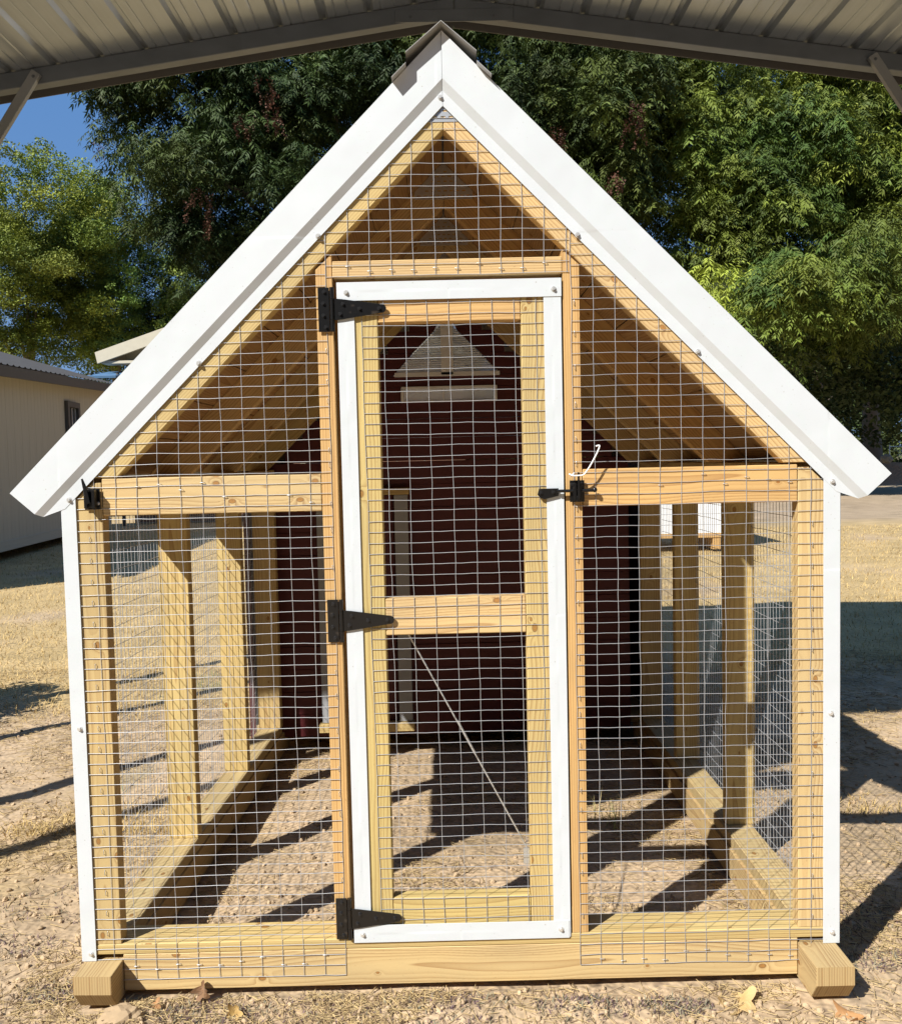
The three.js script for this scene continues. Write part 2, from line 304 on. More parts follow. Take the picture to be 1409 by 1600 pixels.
// ---------------------------------------------------------------- the coop
const coop = thing('chicken_coop', 'gable-roofed wooden chicken coop and wire run with white metal trim, standing on the sandy yard', 'chicken coop');
const K = 85.3, Q2 = Math.SQRT2;
const turnIn = (g) => g.translate(36 * I, 0, 0).rotateY(-0.034).translate(-36 * I, 0, 0);   // the left wall of the run stands a little askew
{
  // skids with cut ends, base board, sill
  for (const [s, x0, x1, zf] of [[-1, -35.9, -32.3, 2.7], [1, 32.2, 35.75, 4.2]]) {
    const sh = new THREE.Shape([[-zf, -3.45], [-zf, -3.45]].map(a => new THREE.Vector2(...a)));
    const pts = [[76, -3.5], [76, -0.01], [-zf, -0.01], [-zf - 0.02, -1.75], [-zf + 1.25, -3.5]];
    const shape = new THREE.Shape(pts.map(([z, y]) => new THREE.Vector2(z * I, (y + GY) * I)));
    const b = 0.09 * I, g = new THREE.ExtrudeGeometry(shape, { depth: (x1 - x0) * I - 2 * b, bevelEnabled: true, bevelThickness: b, bevelSize: b, bevelOffset: -b, bevelSegments: 2 });
    g.translate(0, 0, b).rotateY(Math.PI / 2).translate(x0 * I, 0, 0);
    const L = [(s < 0 ? part : part)('skid', woodUV(g, AX.z), oldWood, coop)];
    L.push(board('bottom_plate', [s < 0 ? -36 : 32.5, s < 0 ? -32.5 : 36, 0.01, 1.5, -3.52, -71.4], 'z', coop, paleWood));
    for (const z of [-24.2, -48.1]) L.push(board('stud', [s < 0 ? -36 : 32.9, s < 0 ? -32.5 : 36.4, 1.51, 42.4, z, z - 1.5], 'y', coop, woods[1]));
    L.push(board('corner_stud', [s < 0 ? -36 : 32.45, s < 0 ? -32.2 : 36, 1.51, 46, -69.2, -70.7], 'y', coop, woods[2]));
    L.push(board('top_plate', [s < 0 ? -36 : 32.5, s < 0 ? -32.5 : 36, 42.42, 45.9, -1.6, -71.4], 'z', coop));
    if (s < 0) for (const m of L) turnIn(m.geometry);
  }
  board('base_board', [-32.25, 32.15, -3.08, 0.52, 0.0, -1.5], 'x', coop, woods[0]);
  board('sill', [-36, 36, 0.54, 1.54, 0.03, -3.5], 'x', coop, woods[1]);
  // front frame
  part('corner_post', woodUV(slab([[-36, 1.56], [-32.35, 1.56], [-32.35, 45.5], [-33.2, 45.5], [-36, 42.7]], -1.5, 0), AX.y), woods[2], coop);
  part('corner_post', woodUV(slab([[36, 1.56], [32.2, 1.56], [32.2, 45.5], [33.2, 45.5], [36, 42.7]], -1.5, 0), AX.y), woods[0], coop);
  board('front_rail', [-32.3, -12.0, 42.42, 45.88, 0.02, -1.5], 'x', coop, woods[0]);
  board('front_rail', [12.2, 32.15, 42.3, 45.76, 0.02, -1.5], 'x', coop, woods[3]);
  part('door_stud', woodUV(slab([[-11.97, 1.56], [-10.47, 1.56], [-10.47, 65.9], [-11.97, 64.5]], -3.5, 0), AX.y), woods[3], coop);
  part('door_stud', woodUV(slab([[10.62, 1.56], [12.15, 1.56], [12.15, 64.5], [10.62, 65.9]], -3.5, 0), AX.y), woods[3], coop);
  board('header', [-10.44, 10.6, 63.75, 65.27, 0.0, -3.5], 'x', coop, woods[5]);
  // rafters, gusset plates, purlins
  const sA = K - 2.48 * Q2, sB = K - 5.98 * Q2;
  const trussZ = [0, -24, -46.5, -69.5];
  trussZ.forEach((z, k) => {
    for (const s of [-1, 1]) part('rafter', woodUV(slab([[s * 0.02, sA], [s * (sA - 45.95), 45.95], [s * (sB - 45.95), 45.95], [s * 0.02, sB]], z, z - 1.5, 0.06), new THREE.Vector3(s, -1, 0)), k ? anyWood() : woods[s < 0 ? 1 : 5], coop);
    const sh = new THREE.Shape([[-3.4, sA - 4.3], [3.4, sA - 4.3], [3.4, sA - 3.42], [0, sA - 0.06], [-3.4, sA - 3.42]].map(([x, y]) => new THREE.Vector2(x * I, (y + GY) * I)));
    for (let r = 0; r < 6; r++) for (let c = -4; c <= 4; c++) { const x = c * 0.72 + (r % 2 ? 0.2 : 0), y = sA - 3.95 + r * 0.55; if (Math.abs(x) + 0.45 + y > sA - 0.35 || Math.abs(x) > 3) continue; const hole = new THREE.Path(); hole.moveTo((x - 0.2) * I, (y + GY) * I); hole.lineTo((x + 0.2) * I, (y + GY) * I); hole.lineTo((x + 0.2) * I, (y + 0.16 + GY) * I); hole.lineTo((x - 0.2) * I, (y + 0.16 + GY) * I); sh.holes.push(hole); }
    part('gusset_plate', new THREE.ExtrudeGeometry(sh, { depth: 0.04 * I, bevelEnabled: false }).translate(0, 0, (z + 0.01) * I), galv, coop);
  });
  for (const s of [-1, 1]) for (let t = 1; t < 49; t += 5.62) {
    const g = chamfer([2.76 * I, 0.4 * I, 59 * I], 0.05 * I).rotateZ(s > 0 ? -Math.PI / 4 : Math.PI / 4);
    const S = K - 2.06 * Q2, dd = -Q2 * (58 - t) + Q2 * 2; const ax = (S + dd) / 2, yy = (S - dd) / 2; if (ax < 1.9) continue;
    g.translate(s * ax * I, (yy + GY) * I, -60.2 * I); part('deck_board', woodUV(g, AX.z), shadeTintPlank, coop);
  }
  // roof sheets: ribs run down the slope
  for (const s of [-1, 1]) {
    const prof = []; for (let z = 0.2; z > -122; z -= 9) prof.push([z, 0], [z - 1.0, 0], [z - 1.5, -0.7], [z - 2.2, -0.7], [z - 2.7, 0], [z - 5.4, 0], [z - 5.6, -0.12], [z - 5.8, 0]);
    const pos = [], idx = [], uv = [];
    const pt = (sv, t, z) => { const S = K - Q2 * sv, d = Q2 * t; return [s * (S + d) / 2 * I, ((S - d) / 2 + GY) * I, z * I]; };
    for (const lay of [0, 0.06]) prof.forEach(([z, dz]) => { const sv = 1.5 + dz + lay; pos.push(...pt(sv, -2.8, z), ...pt(sv, -(K / Q2 - sv) + 0.3, z)); uv.push(0, z * I, 1, z * I); });
    const n = prof.length;
    for (const o of [0, n * 2]) for (let i = 0; i < n - 1; i++) { const a = o + i * 2; idx.push(a, a + 2, a + 1, a + 1, a + 2, a + 3); }
    const g = new THREE.BufferGeometry(); g.setAttribute('position', new THREE.Float32BufferAttribute(pos, 3)); g.setAttribute('uv', new THREE.Float32BufferAttribute(uv, 2)); g.setIndex(idx);
    const gg = g.toNonIndexed(); gg.computeVertexNormals(); part('roof_sheet', gg, sheetMat, coop);
  }
  // rake trim: flat face, slanted return, narrow flange
  for (const s of [-1, 1]) {
    const w = 0.05, zf = s < 0 ? 0.56 : 0.69;
    const prof = [[0, -1.6], [0, zf], [2.95, zf], [3.6, 0.23], [4.55, 0.22], [4.55, 0.18], [3.58, 0.18], [2.92, zf - w], [w, zf - w], [w, -1.6]];
    const end = [-2.95, -2.95, -3.1, -3.35, -5.3, -5.3, -3.35, -3.1, -2.95, -2.95];
    const P = (sv, t, z) => { const S = K - Q2 * sv, d = Q2 * t; return new THREE.Vector3(s * (S + d) / 2 * I, ((S - d) / 2 + GY) * I, z * I); };
    const seg = []; const T = 1;
    const top = prof.map(([sv, z]) => P(sv, -(K / Q2 - sv) + 0.02, z)), bot = prof.map(([sv, z], k) => P(sv, end[k], z));
    const pos = [], uv = [], tri = (...v) => v.forEach(q => { pos.push(q.x, q.y, q.z); uv.push((q.x + q.z) / 0.9, q.y / 0.9); });
    for (let k = 0; k < prof.length; k++) { const m = (k + 1) % prof.length; s < 0 ? tri(bot[k], top[k], bot[m], bot[m], top[k], top[m]) : tri(bot[k], bot[m], top[k], bot[m], top[m], top[k]); }
    for (let k = 0; k < 4; k++) { const a = bot[k], b = bot[k + 1], c = bot[9 - k], d = bot[8 - k]; tri(a, b, d, a, d, c); }
    // rounded tongue where the flange is cut off
    const g = new THREE.BufferGeometry(); g.setAttribute('position', new THREE.Float32BufferAttribute(pos, 3)); g.setAttribute('uv', new THREE.Float32BufferAttribute(uv, 2)); g.computeVertexNormals();
    part('rake_trim', g, whiteMetal, coop);
  }
  // ridge cap
  {
    const o = [[-4.5, 80.95], [-3.2, 82.2], [-3.2, 83.1], [0, 85.75], [3.1, 83.1], [3.1, 82.25], [4.4, 81.05]], i = [...o].reverse().map(([x, y]) => [x, y - 0.05]);
    const g = slab([...o, ...i], 1.45, -122, 0).translate(0, 0, 0.1 * I); part('ridge_cap', g, capMat, coop);
  }
  // corner trim, L shaped
  for (const s of [-1, 1]) {
    const wI = s < 0 ? 34.72 : 34.5;
    const f = slab([[s * wI, 0.02], [s * 36.06, 0.02], [s * 36.06, s < 0 ? 43.2 : 43.6], [s * wI, s < 0 ? 44.4 : 44.7]], 0.14, 0.19, 0.012);
    const l = cbox(s * 36.06, s * 36.11, 0.02, 43, 0.14, -1.4, 0.01);
    part('corner_trim', merge([f, l]), whiteMetal, coop);
  }
  // screws through the trims
  const zb = 0.23;
  for (const [x, y] of [[-35.3, 22.5], [-35.2, 0.75], [-35.28, 44.0], [-22.85, 56.25], [-11.6, 67.5], [-0.2, 79.6], [12.0, 67.1], [22.9, 56.3], [35.3, 44.1], [35.2, 22.3], [35.35, 1.1]]) part('screw', hexBolt(x, y, Math.abs(x) > 35.1 && y < 40 ? 0.19 : zb, 0.24), boltMat, coop);
  // welded wire on the front and sides
  const slope = (x) => K - 4.45 * Q2 - Math.abs(x);
  const pf = (u, v, w) => V(u, v, 0.07 + Math.max(-0.02, w * 0.3));
  part('wire_mesh', meshPanel(-35.05, -11.05, -1.95, 80, 2.0, 1.0, pf, slope, 0.028, 2), wireMat, coop);
  part('wire_mesh', meshPanel(11.35, 34.8, -1.6, 80, 2.0, 1.0, pf, slope, 0.028, 31), wireMat, coop);
  part('wire_mesh', meshPanel(-11.0, 11.2, 63.82, 84, 2.0, 1.0, pf, slope, 0.028, 55), wireMat, coop);
  for (const s of [-1, 1]) { const wm = part('wire_mesh', meshPanel(-69, -0.2, -1.9, 44.5, 1.0, 2.0, (u, v, w) => V(s * (36.06 + Math.max(-0.02, w * 0.3)), v, u), () => 44.5, 0.035, 77 + s), wireMat, coop); if (s < 0) turnIn(wm.geometry); }
  // staples that hold the wire to the lumber
  {
    const w = new Wires(), st = (x, y, up) => { const a = up ? [0, 0.2] : [0.2, 0]; w.add([V(x - a[0], y - a[1], 0.0), V(x - a[0], y - a[1], 0.16), V(x + a[0], y + a[1], 0.16), V(x + a[0], y + a[1], 0.0)], 0.028 * I, 5); };
    for (let x = -33; x < -12; x += 2) { if (R() < 0.7) st(x + 0.02, 43 + rr(0, 2.4), false); st(x, -0.6 + rr(-0.8, 0.8), false); }
    for (let x = 13.4; x < 32; x += 2) { if (R() < 0.7) st(x, 43 + rr(0, 2.2), false); st(x, -0.6 + rr(-0.8, 0.8), false); }
    for (let x = -9; x < 10; x += 2) st(x, 64.2 + rr(0, 0.7), false);
    for (let y = 4; y < 62; y += 3) { st(-11.2, y + rr(-1, 1), true); st(11.6, y + rr(-1, 1), true); st(-33.6, Math.min(42, y * 0.66), true); st(33.5, Math.min(42, y * 0.66), true); }
    part('staples', w.geo(), galv, coop, 'stuff');
  }
  // red house wall behind the run, closed box beyond it
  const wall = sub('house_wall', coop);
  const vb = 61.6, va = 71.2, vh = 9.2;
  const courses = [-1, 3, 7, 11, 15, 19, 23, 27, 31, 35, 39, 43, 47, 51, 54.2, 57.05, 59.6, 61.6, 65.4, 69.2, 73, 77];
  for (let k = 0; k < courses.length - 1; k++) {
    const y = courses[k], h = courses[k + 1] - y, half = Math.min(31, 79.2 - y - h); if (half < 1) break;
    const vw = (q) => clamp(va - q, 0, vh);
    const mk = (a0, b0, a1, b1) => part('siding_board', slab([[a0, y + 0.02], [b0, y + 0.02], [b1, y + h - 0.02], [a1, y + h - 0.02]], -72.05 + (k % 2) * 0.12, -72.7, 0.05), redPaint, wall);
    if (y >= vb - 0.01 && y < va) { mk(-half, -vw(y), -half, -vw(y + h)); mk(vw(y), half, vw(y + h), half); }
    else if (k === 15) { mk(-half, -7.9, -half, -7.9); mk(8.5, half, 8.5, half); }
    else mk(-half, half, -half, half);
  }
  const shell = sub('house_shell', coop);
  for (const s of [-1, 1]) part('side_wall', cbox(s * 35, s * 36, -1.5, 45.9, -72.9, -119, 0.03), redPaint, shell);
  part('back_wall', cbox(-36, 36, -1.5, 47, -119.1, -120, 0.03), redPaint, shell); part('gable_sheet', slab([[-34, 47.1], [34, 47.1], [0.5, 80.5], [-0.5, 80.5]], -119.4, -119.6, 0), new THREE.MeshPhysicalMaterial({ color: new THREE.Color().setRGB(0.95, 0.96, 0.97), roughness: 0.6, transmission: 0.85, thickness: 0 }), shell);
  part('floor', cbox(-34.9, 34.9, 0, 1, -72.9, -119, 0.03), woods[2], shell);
  // tall hatch in the wall with grey side trims
  const hatch = sub('hatch', coop);
  part('panel', cbox(-20.4, -9.8, 0.6, 41.2, -71.45, -71.9, 0.04), redPaint, hatch);
  part('side_trim', cbox(-22.9, -20.7, 1.8, 41.2, -70.6, -71.9, 0.04), greyPaint, hatch);
  part('side_trim', cbox(-9.5, -7.2, 1.8, 41.2, -70.6, -71.9, 0.04), greyPaint, hatch);
  board('rail', [-23.4, -6.9, 41.3, 42.4, -69.9, -71.9], 'x', hatch, woods[1]);
  board('rail', [-23.4, -6.9, 0.2, 1.7, -69.9, -71.9], 'x', hatch, woods[1]);
  // triangular louvred vent and slot window
  const vent = sub('gable_vent', coop);
  const plast = new THREE.MeshPhysicalMaterial({ color: new THREE.Color().setRGB(0.92, 0.95, 0.97), roughness: 0.35, transmission: 0.55, thickness: 0 });
  const frameW = new THREE.MeshStandardMaterial({ color: new THREE.Color().setRGB(0.80, 0.82, 0.83), roughness: 0.45 });
  for (let k = 0; k < 22; k++) { const y = vb + 0.75 + k * 0.385, w = Math.min(8.9, va - y - 0.2); if (w < 0.5) break; part('slat', chamfer([w * I, 0.13 * I, 0.3 * I], 0.01 * I).rotateX(0.55).translate(0.1 * I, (y + GY) * I, -72 * I), plast, vent); }
  part('mullion', cbox(-0.9, 1.2, vb, va - 0.6, -71.3, -71.6, 0.02), frameW, vent);
  part('sill', cbox(-8.9, 9.1, vb - 0.2, vb + 0.5, -71.3, -72.4, 0.04), frameW, vent);
  const slot = sub('slot_window', coop);
  part('pane', cbox(-7.6, 8.4, 57.2, 59.5, -72.0, -72.1, 0.01), plast, slot);
  part('frame', merge([cbox(-7.8, 8.6, 59.3, 59.7, -71.5, -72.3, 0.03), cbox(-7.8, 8.6, 57.0, 57.25, -71.5, -72.3, 0.03), cbox(-7.9, -7.4, 57.26, 59.29, -71.4, -72.3, 0.03), cbox(8.2, 8.6, 57.26, 59.29, -71.5, -72.3, 0.03), cbox(-0.7, -0.5, 57.26, 59.29, -71.6, -72.3, 0.02)]), frameW, slot);

  // ------------------------------------------------ the run's door
  const door = sub('door', coop);
  board('stile', [-9.98, -6.38, 1.25, 63.15, -0.02, -1.5], 'y', door, woods[4]);
  board('stile', [6.75, 10.38, 1.25, 63.15, -0.02, -1.5], 'y', door, woods[1]);
  board('rail', [-6.36, 6.73, 59.6, 63.1, -0.04, -1.5], 'x', door, woods[3]);
  board('rail', [-6.36, 6.73, 30.62, 34.1, -0.04, -1.5], 'x', door, woods[5]);
  board('rail', [-6.36, 6.73, 1.85, 5.36, -0.04, -1.5], 'x', door, woods[4]);
  const strip = (x0, x1, y0, y1, z) => part('trim', cbox(x0, x1, y0, y1, z, z - 0.05, 0.012), whiteMetal, door);
  part('trim', merge([cbox(-10.05, -8.52, 1.25, 63.1, 0.14, 0.09, 0.012), cbox(-10.06, -10.01, 1.25, 63.1, 0.085, -1.3, 0.01)]), whiteMetal, door);
  part('trim', merge([cbox(8.82, 10.43, 1.25, 63.1, 0.14, 0.09, 0.012), cbox(10.40, 10.45, 1.25, 63.1, 0.085, -1.3, 0.01)]), whiteMetal, door);
  part('trim', merge([cbox(-10.07, 10.47, 61.62, 63.3, 0.20, 0.15, 0.012), cbox(-10.07, 10.47, 63.25, 63.3, 0.14, -1.3, 0.01)]), whiteMetal, door);
  part('trim', merge([cbox(-10.2, 10.30, 1.18, 2.88, 0.20, 0.15, 0.012), cbox(-10.2, 10.30, 1.18, 1.23, 0.14, -1.3, 0.01)]), whiteMetal, door);
  for (const [x, y] of [[-9.2, 62.36], [9.75, 62.3], [-9.35, 1.98], [9.5, 2.05]]) part('screw', hexBolt(x, y, 0.2, 0.24), boltMat, door);
  part('wire_mesh', meshPanel(-7.9, 9.3, 2.3, 62.4, 2.0, 1.0, (u, v, w) => V(u + 0.006 * (62 - v), v, 0.03 + Math.max(-0.02, w * 0.12)), () => 99, 0.028, 90), wireMat, door);
  // turnbuckle brace across the lower opening
  const cable = new Wires(); cable.add([V(-4.9, 31.4, -1.62), V(0.2, 21.6, -1.66), V(6.9, 8.6, -1.62)], 0.085 * I, 6);
  cable.add([V(0.1, 21.9, -1.66), V(1.7, 18.7, -1.66)], (k) => (k < 0.02 || k > 0.98 ? 0.12 : 0.2) * I, 8);
  part('brace_cable', cable.geo(), galv, door);
  part('brace_bracket', cbox(6.2, 7.0, 7.7, 9.3, -1.52, -1.62, 0.03), galv, door); part('brace_bracket', cbox(-5.6, -4.6, 30.9, 32.0, -1.52, -1.62, 0.03), galv, door);

  // ------------------------------------------------ tee hinges
  for (const cy of [60.85, 32.15, 3.6]) {
    const h = sub('hinge', coop), lx = cy < 5 ? -0.05 : 0;
    part('leaf', slab([[-11.78 + lx, cy - 2], [-10.75 + lx, cy - 2], [-10.75 + lx, cy + 2], [-11.78 + lx, cy + 2]], 0.26, 0.17, 0.02), blackIron, h);
    const seg = []; for (const [a, b] of [[-2, -0.95], [-0.92, 0.92], [0.95, 2]]) seg.push(new THREE.CylinderGeometry(0.2 * I, 0.2 * I, (b - a) * I, 14).translate((-10.5 + lx) * I, (cy + (a + b) / 2 + GY) * I, 0.3 * I));
    part('barrel', merge(seg), blackIron, h);
    const pts = [[-10.3 + lx, cy - 0.98], [-9.6 + lx, cy - 0.92], [-6.0 + lx, cy - 0.38]]; for (let k = 0; k <= 8; k++) { const a = -Math.PI / 2 + k / 8 * Math.PI; pts.push([-5.95 + lx + 0.38 * Math.cos(a), cy + 0.38 * Math.sin(a)]); } pts.push([-9.6 + lx, cy + 0.92], [-10.3 + lx, cy + 0.98]);
    part('strap', slab(pts, 0.34, 0.25, 0.02), blackIron, h);
    for (const [x, y, z] of [[-11.2, 1.6, 0.26], [-11.3, 0.55, 0.26], [-11.3, -0.55, 0.26], [-11.1, -1.6, 0.26], [-9.5, 0.45, 0.34], [-9.75, -0.45, 0.34], [-8.0, 0, 0.34], [-6.2, 0, 0.34]]) part('screw', hexBolt(x + lx, cy + y, z, 0.19), blackScrew, h);
  }
  // ------------------------------------------------ latches
  const la = sub('latch', coop);
  part('plate', merge([slab([[10.95, 42.75], [12.3, 42.75], [12.3, 44.75], [10.95, 44.75]], 0.32, 0.2, 0.04), cbox(11.2, 11.5, 42.9, 44.5, 0.8, 0.32, 0.03), cbox(11.75, 12.0, 42.9, 44.5, 0.8, 0.32, 0.03), cbox(11.5, 11.75, 42.3 + 0.6, 43.3, 0.95, 0.32, 0.04)]), blackIron, la);
  part('bar', merge([slab([[7.95, 43.5], [8.2, 43.2], [8.6, 43.05], [9.9, 43.35], [9.9, 44.05], [8.1, 44.05]], 0.4, 0.21, 0.04), new THREE.CylinderGeometry(0.15 * I, 0.15 * I, 3.5 * I, 10).rotateZ(Math.PI / 2).translate(11.5 * I, (43.8 + GY) * I, 0.55 * I), new THREE.SphereGeometry(0.24 * I, 12, 8).translate(13.2 * I, (43.85 + GY) * I, 0.6 * I)]), blackIron, la);
  part('spring_tab', slab([[11.55, 43.1], [11.8, 43.1], [11.75, 45.5], [11.6, 45.5]], 1.0, 0.92, 0.01), blackIron, la);
  for (const [x, y] of [[11.15, 44.35], [12.05, 44.4], [8.25, 43.65], [9.4, 43.7]]) part('screw', hexBolt(x, y, x < 10 ? 0.4 : 0.32, 0.17), blackScrew, la);
  const lb = sub('latch', coop);
  part('plate', merge([slab([[-33.85, 43.05], [-32.4, 43.05], [-32.4, 45.0], [-33.85, 44.95]], 0.3, 0.2, 0.04), cbox(-33.6, -33.3, 43.2, 44.8, 1.1, 0.3, 0.04), cbox(-32.9, -32.6, 43.2, 44.9, 1.1, 0.3, 0.04), cbox(-33.3, -32.9, 43.3, 43.9, 0.9, 0.3, 0.04)]), blackIron, lb);
  part('lever', slab([[-33.35, 43.6], [-33.0, 43.7], [-33.3, 45.2], [-33.6, 45.95], [-33.75, 45.9], [-33.65, 45.2]], 1.15, 1.02, 0.03), blackIron, lb);
  for (const [x, y] of [[-33.7, 44.2], [-33.45, 43.5], [-32.6, 43.6]]) part('screw', hexBolt(x, y, 0.3, 0.15), boltMat, lb);
}
{
  const w = new Wires();
  const c = new THREE.CatmullRomCurve3([V(10.85, 45.35, 0.75), V(11.2, 45.2, 1.0), V(11.7, 45.2, 1.05), V(12.1, 45.25, 1.0), V(12.5, 45.7, 1.05), V(13.1, 46.7, 1.1), V(13.5, 47.5, 1.1), V(13.62, 47.9, 1.05), V(13.3, 47.85, 0.95)]);
  w.add(c.getPoints(40), 0.07 * I, 8); w.add([V(11.0, 45.1, 0.6), V(11.25, 45.45, 1.0), V(11.4, 45.1, 0.6)], 0.06 * I, 6);
  tag(part('cable_tie', w.geo(), new THREE.MeshStandardMaterial({ color: new THREE.Color().setRGB(0.82, 0.82, 0.8), roughness: 0.4 }), scene), 'white cable tie bent up from the black latch beside the door', 'cable tie');
}

// ---------------------------------------------------------------- the carport the coop stands under
{
  const cp = thing('carport', 'metal carport with ribbed roof and square steel tubes, seen above the coop', 'carport', [0, 0, 0]);
  const xc = 3.2, sl = 0.143, apex = 139.4, zF = 20.8, zB = -109, half = 125;
  const tan = new THREE.MeshStandardMaterial({ map: tex(512, 512, (u, v, c) => { const m = 1 + 0.16 * fbm(u * 3, v * 3, 3, 4) + 0.12 * fbm(u * 60, v * 2, 5, 2); c[0] = 0.36 * m; c[1] = 0.40 * m; c[2] = 0.455 * m; }), roughness: 0.30, metalness: 0.6 });
  const tube = new THREE.MeshStandardMaterial({ map: tex(256, 256, (u, v, c) => { const m = 1 + 0.3 * fbm(u * 5, v * 9, 3, 4); c[0] = 0.15 * m; c[1] = 0.168 * m; c[2] = 0.195 * m; }), roughness: 0.45, metalness: 0.5 });
  const braceMat = new THREE.MeshStandardMaterial({ color: new THREE.Color().setRGB(0.30, 0.31, 0.32), roughness: 0.45, metalness: 0.5 });
  const dark = new THREE.MeshStandardMaterial({ color: new THREE.Color().setRGB(0.10, 0.095, 0.09), roughness: 0.6 });
  const Y = (x) => apex - sl * Math.abs(x - xc);
  // ribbed panels a yard wide
  for (const s of [-1, 1]) for (let k = 0; k < 4; k++) {
    const pos = [], idx = [], uv = [], prof = [];
    for (let j = 0; j < 4; j++) { const a = k * 36 + j * 9 + 0.02; prof.push([a, 0], [a + 2.7, 0], [a + 2.95, 0.14], [a + 3.2, 0], [a + 5.3, 0], [a + 5.55, 0.14], [a + 5.8, 0], [a + 7.0, 0], [a + 7.6, 0.75], [a + 8.3, 0.75], [a + 8.9, 0]); }
    prof.push([k * 36 + 36, 0]);
    const lim = prof.filter(([a]) => a <= half);
    for (const lay of [0, 0.05]) for (const [a, h] of lim) for (const z of [zF, zB]) { pos.push((xc + s * a) * I, (apex + 0.02 - sl * a + h + lay + GY) * I, z * I); uv.push(a * I, z * I); }
    const n = lim.length; for (const o of [0, 2 * n]) for (let i = 0; i < n - 1; i++) { const q = o + i * 2; idx.push(q, q + 1, q + 2, q + 2, q + 1, q + 3); }
    const g = new THREE.BufferGeometry(); g.setAttribute('position', new THREE.Float32BufferAttribute(pos, 3)); g.setAttribute('uv', new THREE.Float32BufferAttribute(uv, 2)); g.setIndex(idx);
    const q = g.toNonIndexed(); q.computeVertexNormals(); part('roof_panel', q, tan, cp);
  }
  const bow = (z) => {
    for (const s of [-1, 1]) {
      const X = (a) => xc + s * a;
      part('rafter_tube', slab([[X(0.05), apex - 0.05], [X(106), Y(X(106)) - 0.05], [X(106), Y(X(106)) - 3.35], [X(0.05), apex - 3.35]], z, z - 2.5, 0.12), tube, cp);
    }
    part('peak_tie', slab([[xc - 11.8, 134.6], [xc + 11.8, 134.6], [xc + 11.8, 137.0], [xc - 11.8, 137.0]], z + 0.25, z - 0.0, 0.05), tube, cp);
    for (const x of [-5.5, 11]) part('bolt', hexBolt(x, 135.7, z + 0.25, 0.3), tube, cp);
  };
  bow(-101.5); bow(14);
  for (const [z, lx] of [[11.2, -103], [-17, -103], [-66, -103], [-102.5, -103], [14, 109], [-40, 109], [-102.5, 109]]) {
    part('leg', cbox(lx - 1.25, lx + 1.25, -3.6, Y(lx) - 3.5, z, z - 2.5, 0.12), tube, cp);
  }
  for (const s of [-1, 1]) {
    // corner braces: channel with a lit flange
    const bx = s < 0 ? -80.6 : 87, dx = s < 0 ? -0.56 : 0.555, len = 40;
    const w = 0.95, n = [Math.sqrt(1 - dx * dx), dx]; const dy = -Math.sqrt(1 - dx * dx), P = (a, b) => [bx + dx * a - dy * b * s * -1, Y(bx) - 1.6 + dy * a + dx * b * s * -1 * -1];
    const e = [dx, dy], o = [-dy, dx]; const q = (a, b) => [bx + e[0] * a + o[0] * b, Y(bx) - 1.8 + e[1] * a + o[1] * b];
    part('corner_brace', slab([q(-0.6, -w), q(len, -w), q(len, w), q(-0.6, w)], -100.4, -101.45, 0.05), braceMat, cp);
    part('bolt', hexBolt(bx + 0.2 * s, Y(bx) - 2.2, -100.35, 0.3), tube, cp);
    part('eave_rail', cbox(xc + s * 106 - 1.25, xc + s * 106 + 1.25, Y(xc + 106) - 3.3, Y(xc + 106) - 0.9, zF - 7, zB + 6.5, 0.1), tube, cp);
    const X = (a) => xc + s * a;
    part('end_trim', slab([[X(0.02), apex + 1], [X(half), Y(X(half)) + 1], [X(half), Y(X(half)) - 2.6], [X(0.02), apex - 2.6]], zB + 0.3, zB + 0.05, 0.02), dark, cp);
  }
}

// ---------------------------------------------------------------- buildings behind
const cream = new THREE.MeshStandardMaterial({ map: tex(512, 512, (u, v, c) => { const m = 1 + 0.1 * fbm(u * 8, v * 8, 2, 4); c[0] = 0.50 * m; c[1] = 0.46 * m; c[2] = 0.36 * m; }), roughness: 0.75 });
const tanWall = new THREE.MeshStandardMaterial({ map: tex(512, 512, (u, v, c) => { const m = 1 + 0.14 * fbm(u * 8, v * 3, 2, 4); c[0] = 0.52 * m; c[1] = 0.465 * m; c[2] = 0.345 * m; }), roughness: 0.8 });
const darkRoof = new THREE.MeshStandardMaterial({ map: tex(256, 256, (u, v, c) => { const m = 1 + 0.3 * fbm(u * 8, v * 8, 2, 4); c[0] = 0.065 * m; c[1] = 0.062 * m; c[2] = 0.06 * m; }), roughness: 0.75 });
const darkPaint = new THREE.MeshStandardMaterial({ color: new THREE.Color().setRGB(0.07, 0.068, 0.065), roughness: 0.6 });
const glass = new THREE.MeshPhysicalMaterial({ color: new THREE.Color().setRGB(0.5, 0.55, 0.6), roughness: 0.08, metalness: 0.0, transmission: 0.5, thickness: 0 });
